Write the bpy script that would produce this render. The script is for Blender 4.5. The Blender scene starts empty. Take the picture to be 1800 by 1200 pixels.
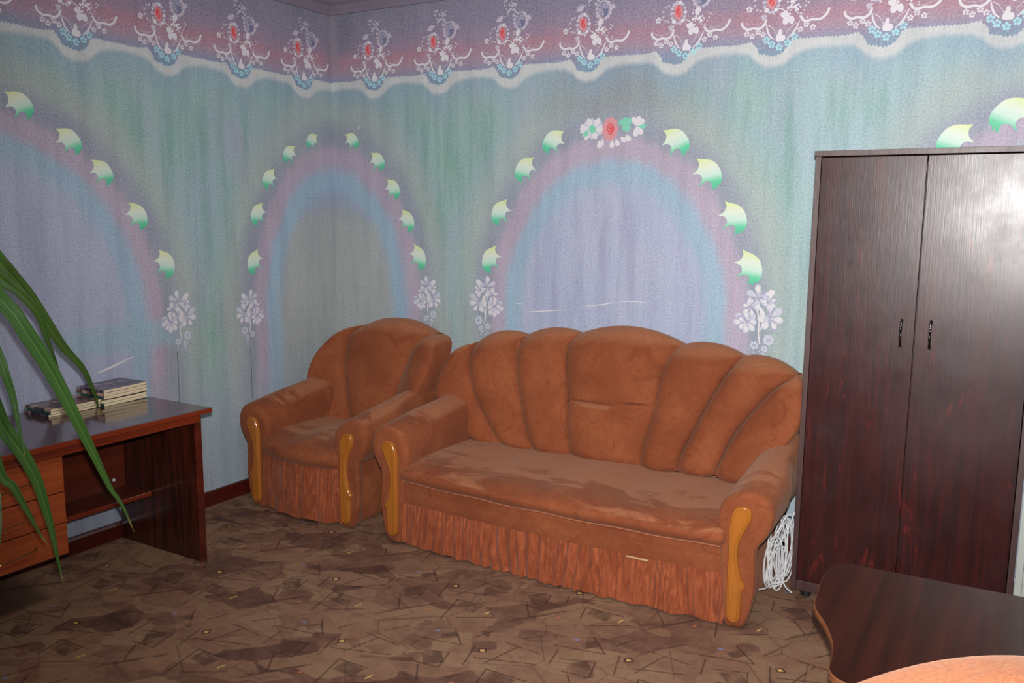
import bpy, bmesh, math, random
from mathutils import Vector, Matrix
random.seed(7)
R = math.radians
C = bpy.context.scene.collection

# ------------------------------------------------------------------ camera
CAM = Vector((3.9131, -4.3093, 1.6774))
FPX = 1522.19
cr = Vector((0.85901258, 0.51187977, 0.0087458))
cu = Vector((-0.08332753, 0.12294019, 0.98890962))
cd = Vector((-0.50512762, 0.85021457, -0.14826085))
cam = bpy.data.cameras.new('camera')
camo = bpy.data.objects.new('camera', cam)
C.objects.link(camo)
camo.matrix_world = Matrix(((cr.x, cu.x, -cd.x, CAM.x), (cr.y, cu.y, -cd.y, CAM.y), (cr.z, cu.z, -cd.z, CAM.z), (0, 0, 0, 1)))
cam.sensor_width = 36.0
cam.sensor_fit = 'HORIZONTAL'
cam.lens = FPX / 1800 * 36
cam.clip_start = 0.02
bpy.context.scene.camera = camo

# ------------------------------------------------------------------ light
sc = bpy.context.scene
vs = sc.view_settings
vs.view_transform = 'Standard'
vs.look = 'None'
vs.gamma = 1.0
vs.use_curve_mapping = False
vs.exposure = 0.0
w = bpy.data.worlds.new('world')
sc.world = w
w.use_nodes = True
w.node_tree.nodes['Background'].inputs[0].default_value = (0.5, 0.55, 0.6, 1)
w.node_tree.nodes['Background'].inputs[1].default_value = 0.2

def lamp(name, kind, loc, energy, col=(1, 1, 1), aim=None, **kw):
    l = bpy.data.lights.new(name, kind)
    l.energy = energy
    l.color = col
    for k, v in kw.items():
        setattr(l, k, v)
    o = bpy.data.objects.new(name, l)
    C.objects.link(o)
    o.location = loc
    if aim is not None:
        o.rotation_euler = (Vector(aim) - Vector(loc)).to_track_quat('-Z', 'Y').to_euler()
    return o
FL = CAM + cu * 0.115 + cr * 0.015
lamp('camera_flash', 'SPOT', FL, 1060, (1.0, 0.99, 0.97), FL + cd * 3 + cu * 0.50 + cr * 0.55, spot_size=R(104), spot_blend=1.0, shadow_soft_size=0.022)
lamp('ambient_fill_light', 'AREA', (2.6, -2.6, 2.80), 26, (1.0, 0.93, 0.84), (2.6, -2.6, 0), shape='DISK', size=0.5)  # weak area light added under the ceiling for ambient fill, no lamp there

# ------------------------------------------------------------------ node helper
class V:
    def __init__(s, g, sock): s.g, s.k = g, sock
    def _m(s, op, *o, clamp=False):
        return s.g.math(op, s, *o, clamp=clamp)
    def __add__(s, o): return s._m('ADD', o)
    __radd__ = __add__
    def __sub__(s, o): return s._m('SUBTRACT', o)
    def __rsub__(s, o): return s.g.math('SUBTRACT', o, s)
    def __mul__(s, o): return s._m('MULTIPLY', o)
    __rmul__ = __mul__
    def __truediv__(s, o): return s._m('DIVIDE', o)
    def __pow__(s, o): return s._m('POWER', o)
    def abs(s): return s._m('ABSOLUTE')
    def clamp(s): return s._m('ADD', 0.0, clamp=True)
    def lt(s, o): return s._m('LESS_THAN', o)
    def gt(s, o): return s._m('GREATER_THAN', o)

class G:
    def __init__(s, name):
        s.m = bpy.data.materials.new(name)
        s.m.use_nodes = True
        s.t = s.m.node_tree
        s.n = s.t.nodes
        s.b = s.n['Principled BSDF']
    def set(s, sock, v):
        if isinstance(v, V): s.t.links.new(v.k, sock)
        elif isinstance(v, bpy.types.NodeSocket): s.t.links.new(v, sock)
        elif isinstance(v, (tuple, list)) and len(v) == 3 and sock.type == 'RGBA': sock.default_value = (*v, 1)
        else: sock.default_value = v
    def math(s, op, *a, clamp=False):
        n = s.n.new('ShaderNodeMath'); n.operation = op; n.use_clamp = clamp
        for i, v in enumerate(a): s.set(n.inputs[i], v)
        return V(s, n.outputs[0])
    def ss(s, v, a, b):
        n = s.n.new('ShaderNodeMapRange'); n.interpolation_type = 'SMOOTHSTEP'
        s.set(n.inputs[0], v)
        lo, hi, f, t = (a, b, 0.0, 1.0) if a < b else (b, a, 1.0, 0.0)
        n.inputs[1].default_value = lo; n.inputs[2].default_value = hi; n.inputs[3].default_value = f; n.inputs[4].default_value = t
        return V(s, n.outputs[0])
    def xyz(s, obj=False):
        if obj: src = s.n.new('ShaderNodeTexCoord').outputs['Object']
        else: src = s.n.new('ShaderNodeNewGeometry').outputs['Position']
        n = s.n.new('ShaderNodeSeparateXYZ'); s.t.links.new(src, n.inputs[0])
        return [V(s, n.outputs[i]) for i in range(3)]
    def vec(s, x, y=0.0, z=0.0):
        n = s.n.new('ShaderNodeCombineXYZ')
        for i, v in enumerate((x, y, z)): s.set(n.inputs[i], v)
        return V(s, n.outputs[0])
    def noise(s, v, scale=1.0, detail=3.0, rough=0.55, dist=0.0, col=False):
        n = s.n.new('ShaderNodeTexNoise'); s.set(n.inputs['Vector'], v)
        n.inputs['Scale'].default_value = scale; n.inputs['Detail'].default_value = detail
        n.inputs['Roughness'].default_value = rough; n.inputs['Distortion'].default_value = dist
        return V(s, n.outputs[1 if col else 0])
    def voro(s, v, scale=1.0, feature='F1', metric='EUCLIDEAN', out='Distance', rnd=1.0):
        n = s.n.new('ShaderNodeTexVoronoi'); n.feature = feature
        if feature != 'DISTANCE_TO_EDGE': n.distance = metric
        s.set(n.inputs['Vector'], v); n.inputs['Scale'].default_value = scale
        n.inputs['Randomness'].default_value = rnd
        return V(s, n.outputs[out])
    def mix(s, f, a, b, mode='MIX'):
        n = s.n.new('ShaderNodeMix'); n.data_type = 'RGBA'; n.blend_type = mode
        s.set(n.inputs[0], f); s.set(n.inputs[6], a); s.set(n.inputs[7], b)
        return V(s, n.outputs[2])
    def ramp(s, v, stops, interp='LINEAR'):
        n = s.n.new('ShaderNodeValToRGB'); s.set(n.inputs[0], v)
        e = n.color_ramp.elements; n.color_ramp.interpolation = interp
        while len(e) > 1: e.remove(e[-1])
        e[0].position = stops[0][0]; e[0].color = (*stops[0][1], 1)
        for p, c in stops[1:]:
            q = e.new(p); q.color = (*c, 1)
        return V(s, n.outputs[0])
    def bump(s, h, strength=0.3, dist=0.01):
        n = s.n.new('ShaderNodeBump'); n.inputs['Strength'].default_value = strength
        n.inputs['Distance'].default_value = dist; s.set(n.inputs['Height'], h)
        s.t.links.new(n.outputs[0], s.b.inputs['Normal'])
    def out(s, col=None, rough=0.6, **kw):
        if col is not None: s.set(s.b.inputs['Base Color'], col)
        s.set(s.b.inputs['Roughness'], rough)
        for k, v in kw.items(): s.set(s.b.inputs[k], v)
        return s.m

def rgb(r, g, b):
    f = lambda c: ((c / 255 + 0.055) / 1.055) ** 2.4 if c > 10 else c / 255 / 12.92
    return (f(r), f(g), f(b))

# ------------------------------------------------------------------ materials
def mural_material():
    g = G('painted_mural_plaster')
    x, y, z = g.xyz()
    U = x + y
    wob = g.noise(g.vec(U * 1.0, z * 1.0, 0.3), 3.0, 2.0) - 0.5
    streak = g.noise(g.vec(U * 13.0, z * 1.1, 3.0), 1.0, 3.0, 0.6)
    streak2 = g.noise(g.vec(U * 38.0, z * 1.6, 9.0), 1.0, 2.0, 0.6)
    cloud = g.noise(g.vec(U * 2.3, z * 1.3, 5.0), 1.0, 3.0, 0.6)
    cloud2 = g.noise(g.vec(U * 3.1, z * 1.4, 15.0), 1.0, 2.0, 0.5)
    speck = g.noise(g.vec(U, z, 1.0), 105.0, 3.0, 0.8)
    # ground: grey teal, lavender grey and dirty green drifting into one another
    base = g.mix(g.ss(cloud, 0.35, 0.65), rgb(150, 182, 190), rgb(150, 188, 176))
    base = g.mix(g.ss(cloud2, 0.5, 0.75) * 0.6, base, rgb(172, 168, 190))
    base = g.mix(g.ss(U, 2.75, 3.1) * 0.6, base, rgb(164, 198, 204))
    # arches: signed distance from the line of leaves
    ds = []
    for uc, a, z0, b in ((1.96, 0.795, 1.13, 1.0), (-0.01, 0.735, 1.10, 1.03), (-2.28, 0.985, 1.09, 1.07), (3.98, 0.80, 1.10, 1.05)):
        du = (U - uc) / a
        dz = g.math('MAXIMUM', z - z0, 0.0) / b
        ds.append((g.math('SQRT', du * du + dz * dz) - 1.0) * a)
    d = g.math('MINIMUM', g.math('MINIMUM', ds[0], ds[1]), g.math('MINIMUM', ds[2], ds[3]))
    d = d + wob * 0.07 + (streak - 0.5) * 0.06
    far = g.ss(d, 0.10, 0.34) * g.ss(z, 0.5, 1.2) * g.ss(z, 2.45, 2.1)
    green = g.ss(streak + cloud * 0.5 - 0.25, 0.38, 0.72)
    base = g.mix(far * green * 0.70, base, rgb(100, 172, 148))
    t = (d + 0.6) / 1.0
    lav = g.mix(cloud, rgb(162, 172, 210), rgb(190, 194, 216))
    lav = g.mix(g.ss(streak, 0.45, 0.75) * 0.5, lav, rgb(160, 164, 202))
    tan = g.mix(cloud, rgb(158, 168, 166), rgb(184, 188, 184))
    core = g.mix(g.ss(ds[1], 0.0, -0.10) , lav, tan)
    top_in = g.ss(ds[1], 0.0, -0.1) * g.ss(z, 1.55, 1.85)
    core = g.mix(top_in, core, rgb(150, 162, 200))
    blue = rgb(150, 190, 214)
    pink = g.mix(cloud2, rgb(184, 158, 182), rgb(190, 176, 196))
    vio = g.mix(cloud2, rgb(128, 132, 166), rgb(152, 154, 172))
    ytan = g.mix(cloud, rgb(178, 186, 172), rgb(164, 182, 176))
    col = g.mix(g.ss(d, -0.10, -0.30), base, core)
    band = lambda c, wd: g.math('POWER', 2.718, ((d - c) / wd) * ((d - c) / wd) * -1.0)
    col = g.mix(g.ss(d, 0.26, 0.12) * (cloud2 * 0.9 + 0.25).clamp(), base, ytan)
    smk = g.ss(d, 0.40, 0.22) * g.ss(z, 2.1, 2.25) * g.ss((U - 1.96).abs(), 0.55, 0.15)
    col = g.mix(smk * 0.75, col, rgb(132, 140, 144))
    col = g.mix(g.ss(d, 0.12, 0.01) * (cloud * 0.9 + 0.30).clamp(), col, vio)
    col = g.mix(g.ss(d, 0.0, -0.07), col, pink)
    col = g.mix(g.ss(d, -0.10, -0.18) * 0.92, col, blue)
    col = g.mix(g.ss(d, -0.20, -0.30), col, core)
    # bluish band crossing the large arch of the left wall
    hb = g.ss(z, 0.92, 1.0) * g.ss(z, 1.13, 1.06) * g.ss(U, -1.2, -1.35) * g.ss(U, -2.1, -1.8)
    col = g.mix(hb * 0.8, col, rgb(150, 190, 205))
    col = g.mix(g.ss(z, 0.95, 0.45) * 0.6, col, rgb(172, 184, 200))
    # scalloped frieze
    left = U.lt(0.0)
    ph = g.mix(0.0, (0, 0, 0), (0, 0, 0))
    pr = g.math('FRACT', (U - 0.348) / 0.487 + 0.5)
    pl = g.math('FRACT', (U + 0.25) / 0.497 + 0.5)
    p = pr + (pl - pr) * left
    fc = g.n.new('ShaderNodeFloatCurve')
    g.set(fc.inputs['Value'], p)
    cv = fc.mapping.curves[0]
    prof = [(-.5, .62), (-.40, .60), (-.30, .62), (-.215, .66), (-.20, .60), (-.155, .40), (-.13, .20), (-.06, .14), (0, .08), (.06, .12), (.10, .22), (.135, .40), (.16, .58), (.20, .64), (.35, .63), (.5, .62)]
    cv.points[0].location = (0, prof[0][1]); cv.points[1].location = (1, prof[-1][1])
    for px_, v_ in prof[1:-1]:
        q = cv.points.new(px_ + .5, v_); q.handle_type = 'AUTO'
    fc.mapping.update()
    fd = g.n.new('ShaderNodeFloatCurve')
    g.set(fd.inputs['Value'], p)
    cw = fd.mapping.curves[0]
    prof2 = [(-.5, .52), (-.38, .50), (-.27, .46), (-.19, .32), (-.12, .12), (-.04, .02), (.05, .02), (.12, .10), (.19, .28), (.27, .42), (.38, .50), (.5, .52)]
    cw.points[0].location = (0, prof2[0][1]); cw.points[1].location = (1, prof2[-1][1])
    for px_, v_ in prof2[1:-1]:
        q = cw.points.new(px_ + .5, v_); q.handle_type = 'AUTO'
    fd.mapping.update()
    saw = g.noise(g.vec(U * 1.0, 0.0, 4.0), 60.0, 1.0) * 0.010 + g.math('SINE', p * 94.0).abs() * 0.007
    zb = V(g, fc.outputs[0]) * 0.125 + 2.391 + saw + left * -0.003 + (U * U * -0.0008)*left + g.ss(U, 0.0, 4.0) * 0.012
    e = zb - z                      # > 0 below the edge
    soft = e + (streak2 - 0.5) * 0.018 + (speck - 0.5) * 0.02
    low = V(g, fd.outputs[0]) * 0.15 + 2.362 + g.ss(U, 0.0, 4.0) * 0.012
    e2 = low - z + (streak2 - 0.5) * 0.022 + (speck - 0.5) * 0.03 + (wob * 0.03)
    under = g.ss(soft, 0.21, 0.08) * g.ss(e, 0.0, 0.001) * g.ss(cloud, 0.30, 0.6) * (streak * 0.6 + 0.5)
    col = g.mix(under * 0.62, col, rgb(132, 170, 200))
    col = g.mix(g.ss(e2, 0.020, -0.014), col, rgb(218, 220, 218))
    zz = z + (cloud - 0.5) * 0.10 + (streak - 0.5) * 0.05
    drip = g.ss(U.abs(), 0.10, 0.02) * g.ss(z + (streak2 - 0.5) * 0.3, 2.45, 2.62)
    fz = (zz - 2.38) / 0.5
    fr = g.ramp(fz, [(0.02, rgb(104, 160, 184)), (0.13, rgb(116, 152, 180)), (0.22, rgb(140, 142, 172)), (0.32, rgb(176, 134, 156)), (0.44, rgb(186, 118, 134)), (0.56, rgb(158, 120, 148)), (0.72, rgb(132, 116, 146)), (1.0, rgb(118, 110, 136))])
    fr = g.mix(g.ss(cloud2, 0.35, 0.7) * 0.35, fr, rgb(148, 132, 162))
    fr = g.mix(drip * 0.7, fr, rgb(142, 128, 146))
    fr = g.mix(g.ss(U, 0.02, 0.08) * g.ss(U, 0.26, 0.12) * g.ss(z, 2.60, 2.68) * 0.5, fr, rgb(88, 82, 112))
    col = g.mix(g.ss(e, 0.0015, -0.0015), col, fr)
    # airbrush speckle
    sp = g.ss(speck, 0.30, 0.70)
    col = g.mix((0.85 - sp * 0.85) * 0.52, col, g.mix(0.5, col, rgb(78, 84, 130)))
    col = g.mix(sp * 0.30, col, rgb(222, 226, 230))
    hair = g.noise(g.vec(U * 130.0, z * 9.0, 2.0), 1.0, 2.0, 0.6)
    hair2 = g.noise(g.vec(U * 9.0, z * 120.0, 7.0), 1.0, 2.0, 0.6)
    col = g.mix(g.ss(streak, 0.35, 0.75) * 0.42, col, g.mix(0.45, col, rgb(92, 98, 120)))
    col = g.mix(g.ss(hair, 0.45, 0.75) * 0.22, col, g.mix(0.5, col, rgb(90, 95, 110)))
    col = g.mix(0.30, col, (0.0, 0.0, 0.0))
    g.bump(hair * 0.3 + speck * 0.5, 0.2, 0.003)
    return g.out(col, 0.62)

def paint(name, c, gradient=None, rough=0.6):
    g = G(name)
    x, y, z = g.xyz(obj=True)
    n = g.noise(g.vec(x, y, z), 90.0, 2.0)
    if gradient:
        k = (z + x * 0.25) / gradient + 0.5 + (n - 0.5) * 0.12
        col = g.ramp(k, [(0.0, rgb(70, 164, 126)), (0.22, rgb(84, 178, 140)), (0.42, rgb(172, 198, 186)), (0.66, rgb(192, 200, 186)), (0.95, rgb(190, 200, 144))])
    else:
        col = g.mix(n * 0.35, c, tuple(v * 0.72 for v in c))
    return g.out(col, rough)

def velour():
    g = G('rust_velour')
    x, y, z = g.xyz(obj=True)
    P = g.vec(x, y, z)
    big = g.noise(P, 3.2, 4.0, 0.6, 0.6)
    fine = g.noise(P, 170.0, 3.0, 0.75)
    mid = g.noise(P, 28.0, 3.0, 0.6)
    col = g.mix(g.ss(big, 0.35, 0.68), rgb(112, 59, 35), rgb(129, 72, 44))
    col = g.mix(g.ss(mid, 0.40, 0.70) * 0.36, col, rgb(112, 50, 28))
    # embossed arcs: rings around scattered centres, shown here and there
    Q = g.vec(x + (big - 0.5) * 0.22, y, z + (mid - 0.5) * 0.02)
    r1 = g.voro(Q, 2.6)
    ring = g.ss((r1 - 0.46).abs(), 0.018, 0.004) * g.ss(g.noise(P, 5.5, 1.0), 0.53, 0.58)
    r2 = g.voro(g.vec(x + 5.3, y, z + 1.7), 5.2)
    ring2 = g.ss((r2 - 0.50).abs(), 0.022, 0.006) * g.ss(g.noise(g.vec(x + 3.0, y, z), 8.0, 1.0), 0.55, 0.62)
    dots = g.ss(g.voro(g.vec(x + 2.2, y * 0.5, z), 7.5), 0.13, 0.07) * g.ss(mid, 0.4, 0.6)
    line = g.math('MAXIMUM', ring, g.math('MAXIMUM', ring2, dots * 0.7))
    col = g.mix(line * 0.32, col, rgb(84, 34, 18))
    # crushed nap on level faces
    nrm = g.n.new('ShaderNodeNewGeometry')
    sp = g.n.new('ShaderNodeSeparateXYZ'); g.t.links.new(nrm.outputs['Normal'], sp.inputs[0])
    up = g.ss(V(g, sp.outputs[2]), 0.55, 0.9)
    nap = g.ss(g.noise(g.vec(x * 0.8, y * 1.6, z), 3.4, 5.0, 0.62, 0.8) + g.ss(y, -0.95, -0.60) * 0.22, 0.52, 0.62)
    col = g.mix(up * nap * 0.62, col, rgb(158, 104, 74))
    scuff = g.ss(g.noise(g.vec(x * 1.0, y, z * 1.8), 6.5, 5.0, 0.7, 1.0), 0.60, 0.70)
    col = g.mix(scuff * 0.20, col, rgb(156, 96, 66))
    col = g.mix(g.ss(fine, 0.4, 0.7) * 0.45, col, rgb(94, 44, 25))
    g.bump(mid * 0.45 + fine * 0.45 - line * 0.4, 0.5, 0.004)
    return g.out(col, 0.9, **{'Sheen Weight': 0.12, 'Sheen Roughness': 0.45, 'Sheen Tint': (1.0, 0.72, 0.55), 'Specular IOR Level': 0.15})

def skirt_cloth():
    g = G('rust_gathered_cloth')
    x, y, z = g.xyz(obj=True)
    P = g.vec(x, y, z)
    st = g.noise(g.vec(x * 34.0, y * 4.0, z * 8.0), 1.0, 4.0, 0.6, 1.6)
    col = g.mix(g.ss(st, 0.35, 0.7), rgb(112, 53, 30), rgb(138, 72, 43))
    col = g.mix(g.ss(st, 0.62, 0.78) * 0.3, col, rgb(178, 106, 74))
    g.bump(st, 0.4, 0.006)
    return g.out(col, 0.85, **{'Sheen Weight': 0.1, 'Specular IOR Level': 0.15})

def wood(name, a, b, axis='z', scale=1.0, rough=0.35, bump=0.1, contrast=1.0, coat=0.0, fleck=None, spec=0.5):
    g = G(name)
    x, y, z = g.xyz(obj=True)
    v = {'z': (x * 26, y * 26, z * 1.6), 'x': (x * 1.6, y * 26, z * 26), 'y': (x * 26, y * 1.6, z * 26)}[axis]
    v = g.vec(*[q * scale for q in v])
    n = g.noise(v, 1.0, 4.0, 0.62, 1.2)
    v2 = {'z': (x * 190, y * 190, z * 7), 'x': (x * 7, y * 190, z * 190), 'y': (x * 190, y * 7, z * 190)}[axis]
    f = g.noise(g.vec(*v2), 1.0, 2.0, 0.6, 0.6)
    col = g.mix(g.ss(n, 0.5 - 0.25 / contrast, 0.5 + 0.25 / contrast), a, b)
    col = g.mix(g.ss(f, 0.5, 0.8) * 0.35, col, tuple(c * 0.45 for c in a))
    if fleck:
        fl = g.ss(g.noise(g.vec(*[q * 0.42 for q in (x * 26, y * 26, z * 4.5)]), 1.0, 5.0, 0.65, 2.2), 0.60, 0.70)
        col = g.mix(fl * 0.75, col, fleck)
    g.bump(f * 0.6 + n * 0.4, bump, 0.003)
    sm = g.noise(g.vec(x, y, z), 5.0, 4.0, 0.65)
    return g.out(col, (sm - 0.5) * 0.22 + rough, **{'Coat Weight': coat, 'Coat Roughness': 0.08, 'Specular IOR Level': spec})

def plain(name, c, rough=0.5, metal=0.0, n=0.15, scale=40.0, bump=0.05, **kw):
    g = G(name)
    x, y, z = g.xyz(obj=True)
    k = g.noise(g.vec(x, y, z), scale, 3.0)
    g.bump(k, bump, 0.002)
    return g.out(g.mix(k * n * 2, c, tuple(v * 0.6 for v in c)), rough, Metallic=metal, **kw)

def carpet():
    g = G('patterned_brown_linoleum')
    x, y, z = g.xyz()
    a = 0.42
    T = 0.56
    u = (x * math.cos(a) + y * math.sin(a)) / T
    v = (y * math.cos(a) - x * math.sin(a)) / T
    v = v
    # shifted repeats
    row = g.math('FLOOR', v)
    us = u + row * 0.37
    col_i = g.math('FLOOR', us)
    fu, fv = us - col_i, v - row
    P = g.vec(x, y, 0.0)
    big = g.noise(P, 2.2, 4.0, 0.6)
    mott = g.noise(P, 14.0, 4.0, 0.65)
    cell = g.voro(g.vec(u * 2.6, v * 3.9, 0.0), 1.0, 'F1', 'MANHATTAN', 'Color')
    cs = g.n.new('ShaderNodeSeparateColor'); g.set(cs.inputs[0], cell)
    c1 = V(g, cs.outputs[0])
    cell2 = g.voro(g.vec(u * 1.7 + v * 1.2 + 3.0, v * 2.3 - u * 0.9, 0.0), 1.0, 'F1', 'CHEBYCHEV', 'Color')
    cs2 = g.n.new('ShaderNodeSeparateColor'); g.set(cs2.inputs[0], cell2)
    c2 = V(g, cs2.outputs[0])
    k = c1 * 0.42 + c2 * 0.36 + (mott - 0.5) * 0.55 + (big - 0.5) * 0.15 + 0.08
    col = g.ramp(k, [(0.05, rgb(76, 50, 42)), (0.22, rgb(100, 70, 57)), (0.42, rgb(126, 93, 74)), (0.62, rgb(136, 107, 83)), (0.85, rgb(120, 82, 66))])
    def seg(x0, y0, x1, y1, wd=0.006):
        dx, dy = x1 - x0, y1 - y0
        L2 = dx * dx + dy * dy
        px, py = fu - x0, fv - y0
        h = ((px * dx + py * dy) / L2).clamp()
        qx, qy = px - h * dx, py - h * dy
        return g.math('SQRT', qx * qx + qy * qy) - wd
    segs = [(.05, .10, .42, .30), (.08, .14, .46, .33), (.12, .46, .30, .40), (.30, .40, .34, .60), (.34, .60, .10, .62), (.55, .08, .62, .42), (.62, .42, .90, .30), (.52, .56, .94, .52), (.60, .50, .80, .74), (.70, .80, .96, .66),
            (.05, .80, .40, .72), (.40, .72, .32, .95), (.48, .84, .60, .95), (.66, .12, .94, .16), (.20, .20, .16, .42), (.46, .46, .50, .70), (.82, .86, .98, .94), (.03, .55, .08, .74)]
    m = None
    for s_ in segs:
        q = seg(*s_)
        m = q if m is None else g.math('MINIMUM', m, q)
    brk = g.ss(g.noise(P, 9.0, 2.0), 0.33, 0.45)
    col = g.mix(g.ss(m, 0.004, -0.003) * brk * 0.68, col, rgb(52, 30, 24))
    e = g.voro(g.vec(u * 1.9 + 0.7, v * 2.7, 0.0), 1.0, 'DISTANCE_TO_EDGE')
    col = g.mix(g.ss(e, 0.015, 0.004) * 0.42 * g.ss(big, 0.35, 0.5), col, rgb(60, 36, 28))
    # quads laid darker inside
    def quad(cx, cy, hx, hy, rot):
        ca, sa = math.cos(rot), math.sin(rot)
        px, py = fu - cx, fv - cy
        return g.math('MAXIMUM', (px * ca + py * sa).abs() - hx, (py * ca - px * sa).abs() - hy)
    dk = g.math('MINIMUM', quad(.24, .52, .07, .08, .3), g.math('MINIMUM', quad(.72, .30, .09, .06, -.5), quad(.30, .84, .06, .04, .5)))
    col = g.mix(g.ss(dk, 0.006, -0.006) * g.ss(mott, 0.3, 0.6) * 0.7, col, rgb(58, 38, 32))
    ye = g.math('MINIMUM', quad(.56, .66, .014, .014, .2), quad(.88, .22, .030, .007, .9))
    col = g.mix(g.ss(ye, 0.003, -0.002), col, rgb(196, 158, 92))
    fr = quad(.56, .66, .024, .024, .2).abs() - 0.003
    col = g.mix(g.ss(fr, 0.003, 0.0), col, rgb(54, 32, 26))
    bl = quad(.20, .90, .010, .016, 1.1)
    col = g.mix(g.ss(bl, 0.004, -0.002) * 0.8, col, rgb(120, 126, 168))
    re = quad(.42, .22, .016, .007, .6)
    col = g.mix(g.ss(re, 0.003, -0.002) * 0.9, col, rgb(180, 104, 66))
    fine = g.noise(P, 190.0, 2.0, 0.7)
    col = g.mix(g.ss(fine, 0.35, 0.75) * 0.35, col, rgb(70, 50, 42))
    g.bump(fine * 0.6 + mott * 0.4, 0.35, 0.004)
    return g.out(col, 0.72, **{'Specular IOR Level': 0.25})

M = {}
M['mural'] = mural_material()
M['velour'] = velour()
M['skirt'] = skirt_cloth()
M['floor'] = carpet()
M['piping'] = plain('worn_rust_piping', rgb(138, 80, 52), 0.9)
M['wenge'] = wood('dark_wenge_laminate', rgb(34, 11, 11), rgb(52, 16, 15), 'z', 1.0, 0.34, 0.12, 1.2, 0.0, rgb(84, 22, 18), spec=0.36)
M['wenge_edge'] = wood('dark_wenge_edge', rgb(50, 30, 30), rgb(66, 42, 40), 'z', 1.0, 0.45, 0.2)
M['tabletop'] = wood('dark_walnut_tabletop', rgb(38, 17, 12), rgb(62, 27, 18), 'y', 0.5, 0.24, 0.03, 1.0, spec=0.2)
M['table_edge'] = plain('tabletop_edge_highlight', rgb(120, 74, 48), 0.3)  # orange reflection along the table rim, put into the edge colour
M['desktop'] = wood('mahogany_varnish', rgb(50, 15, 10), rgb(78, 25, 14), 'y', 0.7, 0.16, 0.03, 1.0, 0.6)
M['desk_front'] = wood('mahogany_front_strip', rgb(88, 28, 12), rgb(112, 40, 18), 'y', 0.8, 0.25, 0.05, 1.0, 0.3)
M['desk_side'] = wood('mahogany_striped_panel', rgb(38, 15, 10), rgb(66, 26, 15), 'z', 0.9, 0.3, 0.1, 1.8, 0.2)
M['desk_inner'] = wood('mahogany_inner_panel', rgb(74, 25, 12), rgb(94, 34, 17), 'y', 0.6, 0.35, 0.05)
M['drawer'] = wood('orange_drawer_veneer', rgb(122, 52, 22), rgb(146, 68, 30), 'y', 0.7, 0.28, 0.05, 1.0, 0.3)
M['gap'] = plain('shadow_gap_black', rgb(16, 10, 9), 0.8)
M['honey'] = wood('honey_varnished_wood', rgb(138, 80, 26), rgb(154, 93, 34), 'z', 0.5, 0.22, 0.02, 0.8, 0.6)
M['side_cloth'] = plain('tan_side_cloth', rgb(128, 84, 60), 0.9, n=0.2, scale=120)
M['lining'] = plain('cream_lining', rgb(166, 136, 98), 0.9)
M['baseboard'] = plain('red_brown_gloss_paint', rgb(74, 22, 16), 0.3, n=0.4, scale=14)
M['white_paint'] = plain('white_gloss_paint', rgb(196, 200, 194), 0.3)
M['ceiling'] = plain('ceiling_whitewash', rgb(168, 160, 168), 0.9, scale=6)
M['cornice'] = plain('mauve_cornice_paint', rgb(118, 108, 124), 0.7, n=0.35, scale=5)
M['wallpaper'] = plain('plain_grey_plaster', rgb(150, 158, 166), 0.8, scale=6)
M['cable'] = plain('white_cable_sheath', rgb(188, 188, 190), 0.45)
M['chrome'] = plain('dark_polished_chrome', rgb(120, 112, 110), 0.12, 1.0, n=0.05)
M['brass'] = plain('thin_brass', rgb(170, 130, 80), 0.25, 1.0)
M['rubber'] = plain('black_plastic_foot', rgb(16, 16, 18), 0.5)
M['pot'] = plain('terracotta', rgb(150, 84, 56), 0.8)
M['soil'] = plain('potting_soil', rgb(46, 34, 26), 0.95, bump=0.6)
M['bark'] = plain('green_brown_stem', rgb(98, 92, 54), 0.8, bump=0.4)
M['paper'] = None
def paper():
    g = G('page_edges')
    x, y, z = g.xyz(obj=True)
    n = g.noise(g.vec(x * 2, y * 2, z * 900), 1.0, 2.0)
    g.bump(n, 0.5, 0.002)
    return g.out(g.mix(g.ss(n, 0.35, 0.7), rgb(176, 158, 128), rgb(228, 214, 182)), 0.9)
M['paper'] = paper()
def cover(name, a, b, c, sc_):
    g = G(name)
    x, y, z = g.xyz(obj=True)
    n = g.noise(g.vec(x + sc_, y, 0.0), 16.0, 3.0, 0.6, 1.0)
    n2 = g.voro(g.vec(x, y + sc_, 0.0), 13.0, 'F1', 'CHEBYCHEV')
    col = g.mix(g.ss(n, 0.42, 0.58), a, b)
    col = g.mix(g.ss(n2, 0.25, 0.20) * g.ss(n, 0.4, 0.5), col, c)
    return g.out(col, 0.22)
M['cover_a'] = cover('glossy_cover_mauve', rgb(92, 78, 92), rgb(58, 44, 54), rgb(150, 128, 132), 1.0)
M['cover_b'] = cover('glossy_cover_brown', rgb(120, 84, 66), rgb(70, 60, 62), rgb(176, 150, 128), 4.0)
M['cover_c'] = cover('glossy_cover_teal', rgb(40, 78, 76), rgb(30, 44, 50), rgb(120, 140, 136), 7.0)
def leafmat():
    g = G('strap_leaf_green')
    uv = g.n.new('ShaderNodeUVMap')
    s_ = g.n.new('ShaderNodeSeparateXYZ'); g.t.links.new(uv.outputs[0], s_.inputs[0])
    a, l = V(g, s_.outputs[0]), V(g, s_.outputs[1])
    st = g.noise(g.vec(a * 26.0, l * 1.5, 0.0), 1.0, 2.0)
    col = g.mix(g.ss(st, 0.3, 0.7), rgb(32, 62, 22), rgb(62, 98, 40))
    col = g.mix(g.ss((a - 0.5).abs(), 0.06, 0.02) * 0.5, col, rgb(84, 124, 54))
    col = g.mix(g.ss(l, 0.94, 1.0), col, rgb(140, 126, 74))
    g.bump(st, 0.35, 0.003)
    return g.out(col, 0.26, **{'Specular IOR Level': 0.8})
M['leaf'] = leafmat()
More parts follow.
